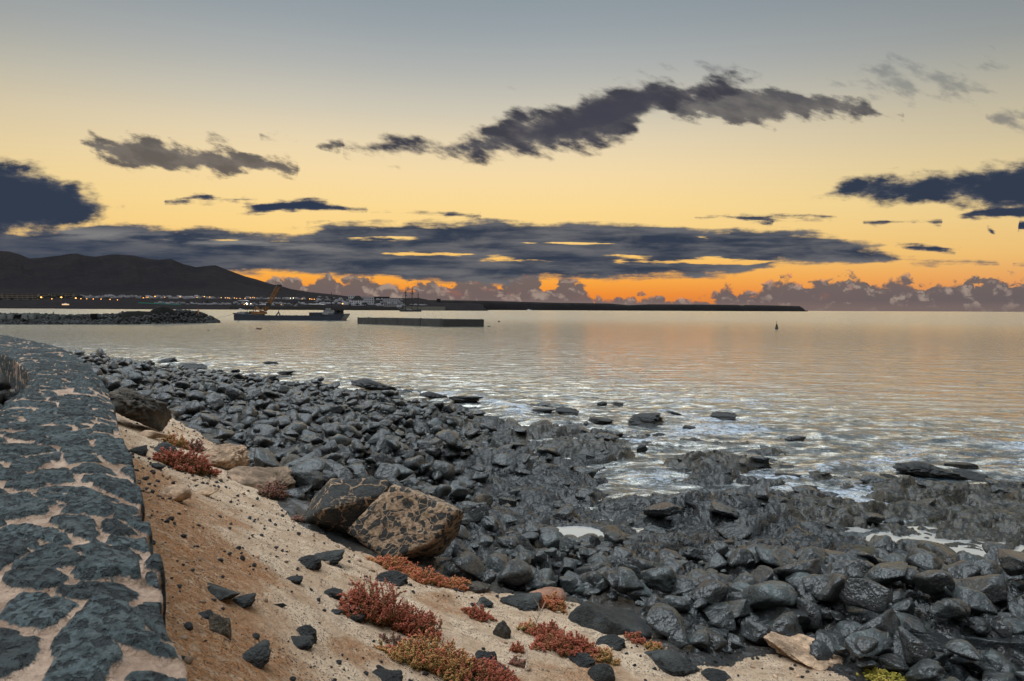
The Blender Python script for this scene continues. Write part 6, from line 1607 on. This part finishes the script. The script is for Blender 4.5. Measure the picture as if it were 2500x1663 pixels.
BUSHES = [
 (452,1150,112,62,'red','bright red bush at the top of the slope beside the tan block',1.2),
 (425,1090,44,30,'olive','small orange and olive bush above the upper red bush',0.9),
 (475,1102,44,30,'drab','drab grey brown bush between the upper red bush and the tan block',0.9),
 (667,1222,54,44,'drab','drab reddish bush on the speckled knoll',1.0),
 (742,1275,50,26,'drab','small purplish bush left of the speckled boulders',0.8),
 (925,1352,62,26,'drab','low purplish bush under the speckled boulders',0.8),
 (975,1400,120,48,'orange','long orange and red bush below the speckled boulders',1.2),
 (1045,1430,90,44,'orange','reddish orange bush at the lower end of the long one',1.1),
 (1115,1438,90,28,'orange','low orange red bush trailing towards the cobbles',1.0),
 (915,1520,130,108,'red','largest deep red bush in the middle of the slope',1.5),
 (1010,1548,118,78,'red','deep red bush growing out of the right side of the largest one',1.4),
 (1060,1638,190,100,'olive','wide olive and orange bush near the bottom of the slope',1.5),
 (960,1570,60,28,'drab','thin sparse red sprigs left of the wide olive bush',0.5),
 (1167,1510,66,36,'red','small crimson bush right of the largest red one',1.1),
 (1180,1675,180,46,'red','dark red bush along the bottom edge of the picture',1.3),
 (1345,1490,66,44,'orange','orange bush in front of the smooth reddish stone',1.1),
 (1385,1602,150,62,'red','long scarlet bush on the lower slope right of the upright stone',1.4),
 (1335,1562,74,48,'red','dark red bush joined to the top of the long scarlet one',1.1),
 (1295,1545,50,36,'olive','small olive bush with dry twigs above the scarlet one',0.7),
 (1550,1570,46,24,'red','small red sprig on the broad grey slab',0.9),
 (1595,1590,36,18,'olive','small orange tuft right of the red sprig on the slab',0.8),
 (1480,1625,46,38,'olive','orange drab bush right of the scarlet one at the bottom',0.8),
 (1262,1588,26,20,'red','tiny red sprig left of the long scarlet bush',0.8),
 (1265,1622,30,14,'drab','tiny withered sprig near the bottom centre',0.6),
 (2165,1684,90,24,'grass','tuft of yellow green grass at the bottom edge at the lower right',1.0)]
for i, bz in enumerate(BUSHES): bush(bz[0], bz[1], bz[2]*0.86, bz[3]*0.72, *bz[4:6], dens=bz[6], seed=i)

# dry pale twigs and a scrap of white litter
dry = simple('dry_wood', (0.42,0.34,0.27), 0.9, 0.3, 8.0)
for j, (px, py, sc, lb) in enumerate([(1300,1545,0.36,'pale dry forked twig standing above the scarlet bush'), (1284,1632,0.26,'pale dry twig lying near the tiny withered sprig'), (1175,1505,0.22,'thin bleached twig beside the small crimson bush')]):
    p = hit(px, py); q = MB(); r = random.Random(j)
    q.tube([(0,0,-0.02),(0.05*sc,0,0.4*sc),(0.22*sc,0.02,0.95*sc)], 0.022*sc*1.3, 5, 0, 0.008*sc)
    for k in range(5):
        h0 = 0.25+0.12*k; q.tube([(0.1*sc*h0,0,h0*sc),(r.uniform(-.5,.4)*sc, r.uniform(-.2,.2)*sc, (h0+r.uniform(.15,.45))*sc)], 0.012*sc, 4, 0, 0.004*sc)
    o = q.build('twig', dry); o.location = tuple(p); o.rotation_euler = (0, 0.3 if j != 1 else 1.3, r.uniform(0, 2)); tag(o, lb, 'twig')
p = hit(855, 1490); rng = np.random.RandomState(3); v, f = ICO[3]
vv = v*(1+0.35*fbm3(v*2.2, 3, 3)+0.25*np.abs(fbm3(v*5, 5, 2)))[:,None]*np.array([0.085,0.05,0.04]); vv[:,2] += 0.03
o = link('litter', np_mesh('litter', vv, tris=f, smooth=False, mats=[simple('white_plastic', (0.75,0.75,0.78), 0.5, 0.1)]), loc=(p[0], p[1], ground_z(p[0], p[1]))); tag(o, 'crumpled scrap of white plastic left of the largest red bush', 'litter')
